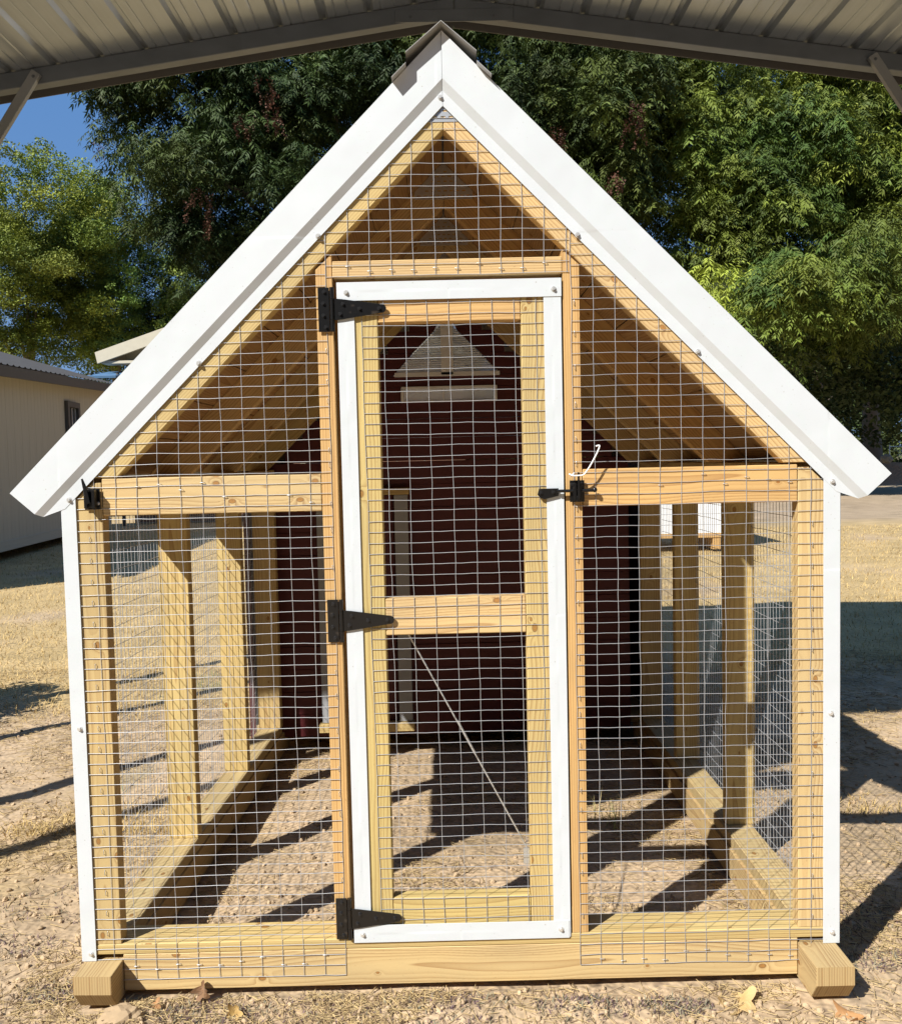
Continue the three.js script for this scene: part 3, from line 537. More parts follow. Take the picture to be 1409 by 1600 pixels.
{
  // long shed at the left: its right-hand wall runs away from the camera
  const A = at(-260, 905, 8.7), B = at(172, 829, 18.6); A.y = B.y = 0;
  const dir = B.clone().sub(A).setY(0), L = dir.length(); dir.normalize();
  const shed = thing('storage_shed', 'long beige storage shed with dark ribbed metal roof at the left edge', 'shed', [A.x, 0, A.z]);
  shed.rotation.y = Math.atan2(-dir.z, dir.x);             // local x along the wall, local -z is the far (left) side
  const hA = 2.57, hB = 2.97, H = (u) => hA + (hB - hA) * u / L, dpt = -5.5;
  for (let u = 0, k = 0; u < L - 0.01; u += 0.305, k++) {   // grooved siding sheets with upright boards
    const w = Math.min(0.30, L - u); const g = new THREE.BoxGeometry(w, H(u) - 0.22, 0.03).translate(u + w / 2, 0.22 + (H(u) - 0.22) / 2, 0.0 + (k % 2) * 0.0); part('siding_board', g, tanWall, shed);
  }
  part('wall_core', new THREE.BoxGeometry(L - 0.02, hA - 0.2, 5.3).translate(L / 2, 0.2 + (hA - 0.2) / 2, -2.72), tanWall, shed);
  part('skirt', new THREE.BoxGeometry(L, 0.14, 0.05).translate(L / 2, 0.2, 0.02), tanWall, shed);
  // roof
  const nR = Math.round(L / 0.23), rise = 0.9, pos = [], idx = [], uv = [];
  for (let k = 0; k <= nR * 4; k++) { const u = k / 4 * L / nR - 0.0, r = (k % 4 === 1 || k % 4 === 2) ? 0 : (k % 4 === 0 ? 0.022 : 0.0); for (const v of [0, 1, 2]) { pos.push(u, (v === 1 ? H(u) + rise : H(u)) + r + 0.05, v === 0 ? 0.22 : v === 1 ? dpt / 2 : dpt - 0.2); uv.push(u, v * 2.5); } }
  for (let k = 0; k < nR * 4; k++) for (let v = 0; v < 2; v++) { const a = k * 3 + v; idx.push(a, a + 3, a + 1, a + 1, a + 3, a + 4); }
  const g = new THREE.BufferGeometry(); g.setAttribute('position', new THREE.Float32BufferAttribute(pos, 3)); g.setAttribute('uv', new THREE.Float32BufferAttribute(uv, 2)); g.setIndex(idx); const q = g.toNonIndexed(); q.computeVertexNormals();
  part('roof', q, darkRoof, shed);
  const fs = new THREE.Shape([[0, hA - 0.12], [L, hB - 0.12], [L, hB + 0.04], [0, hA + 0.04]].map(a => new THREE.Vector2(...a))); part('fascia', new THREE.ExtrudeGeometry(fs, { depth: 0.03, bevelEnabled: false }).translate(0, 0, 0.19), darkPaint, shed);
  const gs = new THREE.Shape([[0, hB], [dpt, hB], [dpt / 2, hB + rise]].map(a => new THREE.Vector2(...a)));
  part('gable_end', new THREE.ExtrudeGeometry(gs, { depth: 0.04, bevelEnabled: false }).rotateY(-Math.PI / 2).translate(L - 0.02, 0, 0), tanWall, shed);
  const win = sub('window', shed);
  const onWall = (px, py) => { const d = at(px, py, 1).sub(camera.position), nx = -dir.z, nz = dir.x, k = ((A.x - camera.position.x) * nx + (A.z - camera.position.z) * nz) / (d.x * nx + d.z * nz); return camera.position.clone().addScaledVector(d, k); };
  const wa = onWall(99, 626), wb = onWall(123, 690), u0 = Math.hypot(wa.x - A.x, wa.z - A.z), wy1 = wa.y, wy0 = wy1 - 1.05;
  part('frame', merge([[0, 0.72, wy1 - 0.1, wy1], [0, 0.72, wy0, wy0 + 0.1], [0, 0.1, wy0 + 0.1, wy1 - 0.1], [0.62, 0.72, wy0 + 0.1, wy1 - 0.1]].map(([a, b, c, d]) => new THREE.BoxGeometry(b - a, d - c, 0.06).translate(u0 + (a + b) / 2, (c + d) / 2, 0.05))), darkPaint, win);
  part('pane', new THREE.BoxGeometry(0.5, wy1 - wy0 - 0.22, 0.01).translate(u0 + 0.36, (wy0 + wy1) / 2, 0.03), new THREE.MeshStandardMaterial({ color: new THREE.Color().setRGB(0.3, 0.33, 0.36), roughness: 0.1, metalness: 0.3 }), win);
  part('muntin', merge([new THREE.BoxGeometry(0.025, wy1 - wy0 - 0.22, 0.02).translate(u0 + 0.27, (wy0 + wy1) / 2, 0.045), new THREE.BoxGeometry(0.025, wy1 - wy0 - 0.22, 0.02).translate(u0 + 0.45, (wy0 + wy1) / 2, 0.045), new THREE.BoxGeometry(0.5, 0.025, 0.025).translate(u0 + 0.36, (wy0 + wy1) / 2, 0.047)]), darkPaint, win);
}
{
  // brick house with cream gable behind the shed
  const c = at(330, 850, 21); const hs = thing('brick_house', 'brick house with cream gable and rake boards behind the beige shed', 'house', [c.x, 0, c.z]);
  const x0 = at(172, 700, 21).x - c.x + 0.55, x1 = 6, wh = 3.72, mid = 3.2;
  const brick = new THREE.MeshStandardMaterial({ map: tex(512, 512, (u, v, q) => { const r = Math.floor(v * 32), f = (u * 12 + (r % 2) * 0.5) % 1, mort = (v * 32 % 1) < 0.14 || f < 0.05; const m = 1 + 0.5 * noise(Math.floor(u * 12 + (r % 2) * 0.5) * 3.1, r * 1.7, 2); if (mort) { q[0] = 0.34; q[1] = 0.30; q[2] = 0.25; } else { q[0] = 0.27 * m; q[1] = 0.15 * m; q[2] = 0.10 * m; } }), roughness: 0.9 });
  const wallG = new THREE.BoxGeometry(x1 - x0, wh, 0.2).translate((x0 + x1) / 2, wh / 2, 0); part('wall', wallG, brick, hs);
  const roofPts = [[x0 - 0.45, wh - 0.05], [mid, wh + 1.75], [x1 + 0.5, wh - 0.05]];
  part('gable', new THREE.ExtrudeGeometry(new THREE.Shape([[x0 - 0.2, wh + 0.02], [mid, wh + 1.6], [x1 + 0.2, wh + 0.02]].map(a => new THREE.Vector2(...a))), { depth: 0.1, bevelEnabled: false }).translate(0, 0, 0.05), cream, hs);
  const rk = new THREE.Shape([[x0 - 0.55, wh - 0.05], [mid, wh + 1.72], [mid, wh + 2.02], [x0 - 0.6, wh + 0.2]].map(a => new THREE.Vector2(...a))); part('rake_board', new THREE.ExtrudeGeometry(rk, { depth: 0.08, bevelEnabled: false }).translate(0, 0, 0.45), cream, hs);
  part('soffit', new THREE.BoxGeometry(2.2, 0.06, 0.42).translate(x0 + 0.62, wh - 0.02, 0.26), cream, hs);
  part('frieze', new THREE.BoxGeometry(x1 - x0, 0.3, 0.05).translate((x0 + x1) / 2, wh + 0.17, 0.18), cream, hs);
  for (const s of [0, 1]) { const sh = new THREE.Shape((s ? [[x1 + 0.55, wh], [mid, wh + 1.8], [mid, wh + 1.95], [x1 + 0.6, wh + 0.15]] : [[x0 - 0.55, wh + 0.1], [mid, wh + 1.95], [mid, wh + 2.05], [x0 - 0.6, wh + 0.21]]).map(a => new THREE.Vector2(...a))); part('roof', new THREE.ExtrudeGeometry(sh, { depth: 7, bevelEnabled: false }).translate(0, 0, -6.6), darkRoof, hs); }
  for (const u of [0.9, 3.9]) { const w = sub('window', hs); part('frame', merge([new THREE.BoxGeometry(1.3, 0.12, 0.08).translate(x0 + u + 0.65, 2.3, 0.12), new THREE.BoxGeometry(1.3, 0.12, 0.08).translate(x0 + u + 0.65, 0.85, 0.12), new THREE.BoxGeometry(0.12, 1.33, 0.08).translate(x0 + u + 0.06, 1.575, 0.12), new THREE.BoxGeometry(0.12, 1.33, 0.08).translate(x0 + u + 1.24, 1.575, 0.12)]), cream, w); part('pane', new THREE.BoxGeometry(1.06, 1.33, 0.02).translate(x0 + u + 0.65, 1.575, 0.11), new THREE.MeshStandardMaterial({ color: new THREE.Color().setRGB(0.03, 0.035, 0.04), roughness: 0.1 }), w); }
  const bl = at(160, 585, 17.6); // blue tarpaulin roof corner
}
{
  const p = at(154, 582, 19.8); const g = new THREE.Group();
  const t = thing('carport_roof', 'blue metal lean-to roof between the shed and the cream gable', 'roof', [p.x, 0, p.z]);
  const blue = new THREE.MeshStandardMaterial({ color: new THREE.Color().setRGB(0.08, 0.17, 0.30), roughness: 0.5 });
  part('roof_sheet', new THREE.BoxGeometry(0.72, 0.05, 1.6).rotateX(0.16).translate(0.05, p.y + 0.02, -0.7), blue, t);
  for (const x of [-0.25, 0.35]) part('post', new THREE.CylinderGeometry(0.04, 0.04, p.y, 8).translate(x, p.y / 2, -0.2), darkPaint, t);
}
{
  // white shed on skids seen through the right-hand wire
  const c = at(1063, 862, 12.0); const s = thing('white_shed', 'low white shed on wooden skids seen through the right side of the run', 'shed', [c.x, 0, c.z]);
  const wm = new THREE.MeshStandardMaterial({ color: new THREE.Color().setRGB(0.76, 0.78, 0.8), roughness: 0.5 });
  for (let k = 0; k < 6; k++) part('wall_sheet', new THREE.BoxGeometry(0.178, 1.25, 0.04).translate(-0.5 + k * 0.18 + 0.06, 0.24 + 0.625, 0), wm, s);
  part('wall_core', new THREE.BoxGeometry(1.06, 1.2, 1.3).translate(0, 0.85, -0.7), wm, s);
  part('roof', new THREE.BoxGeometry(1.25, 0.05, 1.6).rotateX(0.08).translate(0, 1.56, -0.68), wm, s);
  for (const x of [-0.48, 0.48]) part('skid', new THREE.BoxGeometry(0.1, 0.16, 1.4).translate(x, 0.1, -0.68), woods[3], s);
  part('sill_board', new THREE.BoxGeometry(1.1, 0.06, 0.06).translate(0, 0.21, 0.0), woods[3], s);
}

// ---------------------------------------------------------------- trees
function leafletCluster(kind, rnd) {
  const pos = [], up = new THREE.Vector3(0, 1, 0);
  const leaf = (b, d, n, len, wid) => {        // folded leaflet: two triangles
    const t = b.clone().addScaledVector(d, len), s = new THREE.Vector3().crossVectors(d, n).normalize(), m = b.clone().addScaledVector(d, len * 0.42);
    const l = m.clone().addScaledVector(s, wid).addScaledVector(n, wid * 0.35), r = m.clone().addScaledVector(s, -wid).addScaledVector(n, wid * 0.35);
    pos.push(...b, ...l, ...t, ...b, ...t, ...r);
  };
  if (kind === 'pinnate') for (let c = 0; c < 5; c++) {
    const az = c / 5 * 6.283 + rnd() * 1.1, dir = new THREE.Vector3(Math.cos(az), rr(-0.5, 0.3, rnd), Math.sin(az)).normalize();
    const q = new THREE.Vector3(rr(-0.3, 0.3, rnd), rr(-0.4, 0.4, rnd), rr(-0.3, 0.3, rnd)), seg = 5, L = rr(0.75, 1.15, rnd);
    for (let k = 0; k < seg; k++) {
      dir.y -= 0.2; dir.normalize(); q.addScaledVector(dir, L / seg);
      const side = new THREE.Vector3().crossVectors(dir, up).normalize(), n = new THREE.Vector3().crossVectors(side, dir).normalize();
      for (const s of [-1, 1]) { const d = dir.clone().multiplyScalar(0.55).addScaledVector(side, s * rr(0.5, 0.95, rnd)).addScaledVector(up, rr(-0.75, -0.15, rnd)).normalize(); leaf(q, d, n.clone().add(new THREE.Vector3(rr(-1, 1, rnd), rr(-0.3, 0.3, rnd), rr(-1, 1, rnd)).multiplyScalar(0.6)).normalize(), rr(0.26, 0.42, rnd), rr(0.03, 0.048, rnd)); }
    }
    leaf(q, dir.clone(), up.clone(), 0.36, 0.045);
  } else if (kind === 'small') for (let c = 0; c < 22; c++) {
    const b = new THREE.Vector3(rr(-1, 1, rnd), rr(-0.7, 0.7, rnd), rr(-1, 1, rnd)).multiplyScalar(0.8), d = new THREE.Vector3(rr(-1, 1, rnd), rr(-1, 0.6, rnd), rr(-1, 1, rnd)).normalize();
    leaf(b, d, new THREE.Vector3(rr(-1, 1, rnd), rr(0.1, 1, rnd), rr(-1, 1, rnd)).normalize(), rr(0.3, 0.45, rnd), rr(0.10, 0.16, rnd));
  } else if (kind === 'needle') for (let c = 0; c < 46; c++) {
    const d = new THREE.Vector3(rr(-1, 1, rnd), rr(-0.5, 1.1, rnd), rr(-1, 1, rnd)).normalize(); leaf(new THREE.Vector3(), d, new THREE.Vector3(rr(-1, 1, rnd), rr(-1, 1, rnd), rr(-1, 1, rnd)).normalize(), rr(0.7, 1, rnd), 0.02);
  } else for (let c = 0; c < 40; c++) {        // berry bunches
    const y = -c / 40 * 1.1, b = new THREE.Vector3(rr(-0.2, 0.2, rnd) * (1.2 + y), y, rr(-0.2, 0.2, rnd) * (1.2 + y)); leaf(b, new THREE.Vector3(rr(-1, 1, rnd), -0.6, rr(-1, 1, rnd)).normalize(), up, 0.13, 0.055);
  }
  const g = new THREE.BufferGeometry(); g.setAttribute('position', new THREE.Float32BufferAttribute(pos, 3)); g.setAttribute('uv', new THREE.Float32BufferAttribute(new Float32Array(pos.length / 3 * 2), 2)); g.computeVertexNormals(); return g;
}
const clusters = {}; for (const k of ['pinnate', 'small', 'needle', 'berry']) clusters[k] = [leafletCluster(k, rngOf(5)), leafletCluster(k, rngOf(9))];
const leafMat = new THREE.MeshPhysicalMaterial({ color: 0xffffff, roughness: 0.6, specularIntensity: 0.45, transmission: 0.25, thickness: 0, side: THREE.DoubleSide });
const bark = new THREE.MeshStandardMaterial({ map: tex(256, 512, (u, v, c) => { const m = 1 + 0.7 * fbm(u * 14, v * 5, 3, 4); c[0] = 0.17 * m; c[1] = 0.14 * m; c[2] = 0.11 * m; }), roughness: 0.95 });
// lobes: [centre, rx, ry, rz]; fills them with drooping clumps
function crown(tree, name, kind, lobes, opt) {
  const rnd = rngOf(opt.seed), list = [];
  for (const [c, rx, ry, rz] of lobes) {
    const n = Math.round(opt.clumps * rx * ry * Math.cbrt(1) * 1.0);
    for (let k = 0; k < n; k++) {
      const u = rr(-1, 1, rnd), a = rr(0, 6.283, rnd), s = Math.sqrt(1 - u * u), rad = 0.45 + 0.6 * Math.pow(rnd(), 0.55);
      const q = new THREE.Vector3(c.x + rx * rad * s * Math.cos(a), c.y + ry * rad * u, c.z + rz * rad * s * Math.sin(a));
      if (noise(q.x * opt.gapF, q.y * opt.gapF, q.z * opt.gapF + opt.seed) < opt.gap) continue;
      const tone = rr(0.75, 1.25, rnd) * (1 + 0.5 * noise(q.x * 0.25, q.y * 0.25, q.z * 0.25)), yel = clamp(noise(q.x * 0.4, q.y * 0.4, opt.seed) * 0.9 + rnd() * opt.yellow);
      const per = Math.round(opt.per * rr(0.6, 1.4, rnd)), cr = opt.clumpR * rr(0.7, 1.3, rnd);
      for (let j = 0; j < per; j++) {
        const d = new THREE.Vector3(rr(-1, 1, rnd), rr(-1, 1, rnd), rr(-1, 1, rnd)); if (d.lengthSq() > 1) d.normalize();
        list.push([q.x + d.x * cr, q.y + d.y * cr * 0.7 - (d.x * d.x + d.z * d.z) * cr * 0.35, q.z + d.z * cr, tone * rr(0.75, 1.25, rnd), yel, d]);
      }
    }
  }
  const M = new THREE.Matrix4(), E = new THREE.Euler(), Qt = new THREE.Quaternion(), C = new THREE.Color();
  const halfN = Math.ceil(list.length / 2);
  for (const h of [0, 1]) {
    const sl = list.filter((_, i) => i % 2 === h); if (!sl.length) continue;
    const im = new THREE.InstancedMesh(clusters[kind][h], opt.mat ?? leafMat, sl.length); im.name = name; im.castShadow = im.receiveShadow = true; tree.add(im);
    im.userData.kind = 'stuff';
    sl.forEach(([x, y, z, tone, yel], i) => {
      Qt.setFromEuler(E.set(rr(-0.4, 0.4, rnd), rr(0, 6.283, rnd), rr(-0.4, 0.4, rnd))); const s = opt.size * rr(0.7, 1.25, rnd);
      im.setMatrixAt(i, M.compose(new THREE.Vector3(x, y, z), Qt, new THREE.Vector3(s, s, s)));
      const a = opt.color, b = opt.color2; C.setRGB((a[0] + (b[0] - a[0]) * yel) * tone, (a[1] + (b[1] - a[1]) * yel) * tone, (a[2] + (b[2] - a[2]) * yel) * tone); im.setColorAt(i, C);
    });
    im.instanceMatrix.needsUpdate = true; if (im.instanceColor) im.instanceColor.needsUpdate = true;
  }
}
function tree(name, label, base, h, r0, limbs, group) {
  const t = thing(name, label, 'tree', [0, 0, 0], group);
  const w = new Wires(), pts = []; for (let k = 0; k <= 10; k++) pts.push(new THREE.Vector3(base.x + 0.25 * noise(k * 0.5, base.x), base.y - 0.1 + h * k / 10, base.z + 0.25 * noise(k * 0.5, base.z + 9)));
  w.add(pts, (k) => r0 * (1 + 0.6 * Math.exp(-k * 14)) * (1 - 0.6 * k), 12); part('trunk', w.geo(), bark, t);
  limbs.forEach((e, i) => { const s = pts[4 + (i % 6)], m = s.clone().lerp(e, 0.5); m.y += 0.4; const c = new THREE.CatmullRomCurve3([s, m, e]); const l = new Wires(); l.add(c.getPoints(10), (k) => r0 * 0.38 * (1 - 0.85 * k) + 0.01, 7); part('limb', l.geo(), bark, t); });
  return t;
}
const lob = (px, py, d, rx, ry, rz) => [at(px, py, d), rx, ry, rz ?? rx];
{
  // dark tree left of the gable
  let L = [lob(350, 140, 30, 3.6, 3.2, 3), lob(225, 120, 30, 1.5, 1.0, 1.5), lob(520, 130, 31, 4.6, 3.6, 3), lob(420, 290, 30, 3.2, 2.8, 3), lob(300, 270, 29, 1.9, 2.0, 2), lob(620, 60, 32, 4, 3, 3), lob(330, 380, 30, 1.5, 1.1, 1.5)];
  let b = at(560, 760, 33); b.y = 0;
  let t = tree('broadleaf_tree', 'dark green tree with drooping leaves rising left of the white gable', b, 11, 0.42, L.map(l => l[0]));
  crown(t, 'crown', 'pinnate', L, { seed: 11, clumps: 6.0, per: 22, clumpR: 0.9, size: 0.60, gap: -0.15, gapF: 0.5, yellow: 0.35, color: [0.034, 0.060, 0.012], color2: [0.155, 0.185, 0.035] });
  crown(t, 'berry_bunch', 'berry', [lob(415, 160, 27, 0.7, 0.9, 0.5), lob(325, 330, 27, 0.5, 0.8, 0.5), lob(160, 220, 28, 0.3, 0.4, 0.3)], { seed: 5, clumps: 7, per: 5, clumpR: 0.3, size: 0.5, gap: -1, gapF: 1, yellow: 0.4, color: [0.10, 0.042, 0.026], color2: [0.17, 0.085, 0.05] });
  // dark tree right of the gable
  L = [lob(800, 110, 31, 3.4, 3.4, 3), lob(900, 180, 30, 2.4, 3.6, 2.6), lob(930, 320, 31, 1.7, 2.6, 2), lob(720, 60, 33, 4, 3, 3), lob(1000, 120, 32, 2.4, 2.4, 2.4)];
  b = at(830, 755, 34); b.y = 0;
  t = tree('broadleaf_tree', 'deep green tree with rusty seed bunches just right of the gable peak', b, 11, 0.4, L.map(l => l[0]));
  crown(t, 'crown', 'pinnate', L, { seed: 23, clumps: 6.0, per: 22, clumpR: 0.9, size: 0.60, gap: -0.28, gapF: 0.45, yellow: 0.45, color: [0.036, 0.062, 0.012], color2: [0.155, 0.185, 0.032] });
  crown(t, 'berry_bunch', 'berry', [lob(970, 165, 27, 0.5, 0.8, 0.4), lob(885, 195, 27, 0.4, 0.5, 0.4), lob(945, 275, 27, 0.45, 0.7, 0.4)], { seed: 6, clumps: 8, per: 5, clumpR: 0.3, size: 0.5, gap: -1, gapF: 1, yellow: 0.4, color: [0.11, 0.045, 0.028], color2: [0.18, 0.09, 0.055] });
  // bright tree at the right
  L = [lob(1180, 190, 32, 4.2, 3.2, 3), lob(1330, 170, 33, 4, 3.2, 3), lob(1080, 260, 31, 2.4, 2.6, 2.4), lob(1250, 330, 31, 4.0, 3.0, 3), lob(1120, 380, 31, 2.4, 1.8, 2), lob(1390, 360, 32, 3, 3, 3), lob(1180, 460, 32, 2.0, 1.6, 2), lob(1330, 480, 33, 2.6, 1.8, 2.4), lob(1480, 250, 33, 4, 5, 3), lob(1235, 470, 25, 1.9, 1.3, 2.2), lob(1330, 430, 26, 2.2, 1.5, 2.4)];
  b = at(1359, 742, 38); b.y = 0.75;
  t = tree('broadleaf_tree', 'large bright green tree with hanging sunlit foliage at the right', b, 14, 0.34, L.map(l => l[0]));
  crown(t, 'crown', 'pinnate', L, { seed: 37, clumps: 5.8, per: 22, clumpR: 0.9, size: 0.60, gap: -0.28, gapF: 0.45, yellow: 0.75, color: [0.06, 0.105, 0.016], color2: [0.24, 0.28, 0.038] });
  // shaded tree beneath and behind it
  L = [lob(1270, 575, 27, 2.4, 1.0, 2.5), lob(1400, 590, 28, 2.2, 1.0, 2.4), lob(1300, 560, 46, 6, 2.8, 3), lob(1150, 560, 48, 5, 4, 3), lob(1420, 560, 46, 4, 2.8, 3), lob(1200, 620, 52, 4, 2, 2)];
  b = at(1290, 735, 48); b.y = 0;
  t = tree('shade_tree', 'dark shaded trees low behind the right roof slope', b, 8, 0.3, L.map(l => l[0]));
  crown(t, 'crown', 'small', L, { seed: 41, clumps: 3.5, per: 30, clumpR: 1.2, size: 0.46, gap: -0.4, gapF: 0.4, yellow: 0.2, color: [0.045, 0.07, 0.02], color2: [0.10, 0.12, 0.03] });
  // pine
  b = at(1155, 735, 29); b.y = 0; L = [lob(1150, 470, 27.5, 1.0, 0.8, 0.8), lob(1185, 500, 27.5, 0.7, 0.6, 0.6), lob(1125, 500, 27.5, 0.5, 0.5, 0.5)];
  t = tree('pine_tree', 'grey-green pine tuft low in front of the right tree', b, 6.0, 0.14, L.map(l => l[0]));
  crown(t, 'crown', 'needle', L, { seed: 43, clumps: 18, per: 12, clumpR: 0.35, size: 0.26, gap: -0.5, gapF: 0.8, yellow: 0.3, color: [0.09, 0.115, 0.065], color2: [0.15, 0.17, 0.09] });
  // light green trees at the left
  const greens = [
    ['yellow-green tree with airy top at the far left edge', 55, 44, [[40, 330, 4.2, 3.2], [60, 430, 4.6, 3.4], [-60, 420, 5, 4], [20, 500, 4.5, 2.5]], [0.15, 0.20, 0.026], [0.31, 0.33, 0.045], 51],
    ['pale green tree between the far left tree and the dark tree', 190, 47, [[160, 350, 2.0, 2.4], [190, 430, 4, 3.2], [150, 310, 1.0, 1.6], [210, 510, 4.2, 2.4]], [0.13, 0.20, 0.036], [0.32, 0.36, 0.07], 53],
    ['darker green tree behind the cream gable', 290, 50, [[290, 440, 3.0, 2.4], [330, 500, 4, 2.6], [250, 520, 4, 2.2]], [0.05, 0.08, 0.016], [0.13, 0.155, 0.03], 57]];
  for (const [lb, px, d, ls, c1, c2, seed] of greens) {
    const bb = at(px, 760, d + 2); bb.y = 0; const Ls = ls.map(([x, y, a, c]) => lob(x, y, d, a, c, a * 0.8));
    const tt = tree('leafy_tree', lb, bb, 9, 0.28, Ls.map(l => l[0]));
    crown(tt, 'crown', 'small', Ls, { seed, clumps: 5.0, per: 34, clumpR: 0.8, size: 0.30, gap: -0.3, gapF: 0.5, yellow: 0.6, color: c1, color2: c2 });
  }
  b = new THREE.Vector3(-3.3, 0, -2.1); L = [[new THREE.Vector3(-3.3, 0.55, -2.1), 0.5, 0.5, 0.45]];  // unseen bush put in left of view to throw shade on the lawn
  t = tree('added_bush', 'rounded green bush added out of view at the left to cast shade on the lawn', b, 0.5, 0.03, [new THREE.Vector3(-3.2, 0.7, -2.1)]);
  crown(t, 'crown', 'small', L, { seed: 61, clumps: 150, per: 20, clumpR: 0.14, size: 0.09, gap: -0.5, gapF: 0.8, yellow: 0.3, color: [0.05, 0.08, 0.02], color2: [0.12, 0.14, 0.03] });
  // far wood closing the horizon, with an added ring of unseen trees
  const w = thing('far_wood_and_added_ring', 'dark belt of trees along the horizon, plus an added unseen ring round the yard that blocks sky light', 'trees'); w.userData.kind = 'stuff';
  const Ls = []; for (let k = 0; k < 26; k++) { const x = -60 + k * 5.6; Ls.push([new THREE.Vector3(x, 4 + 2.5 * noise(k * 0.7, 2), -66 + 3 * noise(k, 5)), 4.6, 4.6, 3]); }
  for (let k = 0; k < 30; k++) { const a = -0.62 + k / 29 * (Math.PI + 1.24), rad = 28 + 3 * noise(k, 3.5); for (const y of [3.2, 8.5, 13]) Ls.push([new THREE.Vector3(Math.cos(a) * rad, y + noise(k * 0.8, 4), Math.sin(a) * rad + 2), 4.6, y > 5 ? 4.2 : 4.4, 3]); }  // unseen ring behind and beside the camera, added to cut sky fill
  crown(w, 'far_and_ring_foliage', 'small', Ls, { seed: 71, clumps: 1.6, per: 34, clumpR: 1.6, size: 0.6, gap: -0.6, gapF: 0.4, yellow: 0.3, color: [0.05, 0.07, 0.025], color2: [0.10, 0.12, 0.03] });
}

// ---------------------------------------------------------------- small things on the ground
function strewn(name, label, geo, mat, n, f, seed, category) {
  const rnd = rngOf(seed), M = new THREE.Matrix4(), Qt = new THREE.Quaternion(), E = new THREE.Euler(), C = new THREE.Color(), list = [];
  for (let k = 0, tries = 0; k < n && tries < n * 12; tries++) { const q = f(rnd); if (!q) continue; list.push(q); k++; }
  const im = new THREE.InstancedMesh(geo, mat, list.length);
  list.forEach(([x, z, dy, ex, ey, ez, s, c], i) => { im.setMatrixAt(i, M.compose(new THREE.Vector3(x, groundH(x, z) + dy, z), Qt.setFromEuler(E.set(ex, ey, ez, 'YXZ')), typeof s === 'number' ? new THREE.Vector3(s, s, s) : s)); im.setColorAt(i, C.setRGB(...c)); });
  im.name = numbered(name); im.castShadow = im.receiveShadow = true; scene.add(im); tag(im, label, category, null, 'stuff'); return im;
}
const inCoopWood = (x, z) => (z < 0.003 && z > -0.045 && Math.abs(x) < 0.83) || (x < 0 && Math.abs(x + 0.866 + 0.034 * z) < 0.055 && z < 0.06 && z > -1.95) || (x > 0 && Math.abs(x - 0.863) < 0.055 && z < 0.10 && z > -1.95);
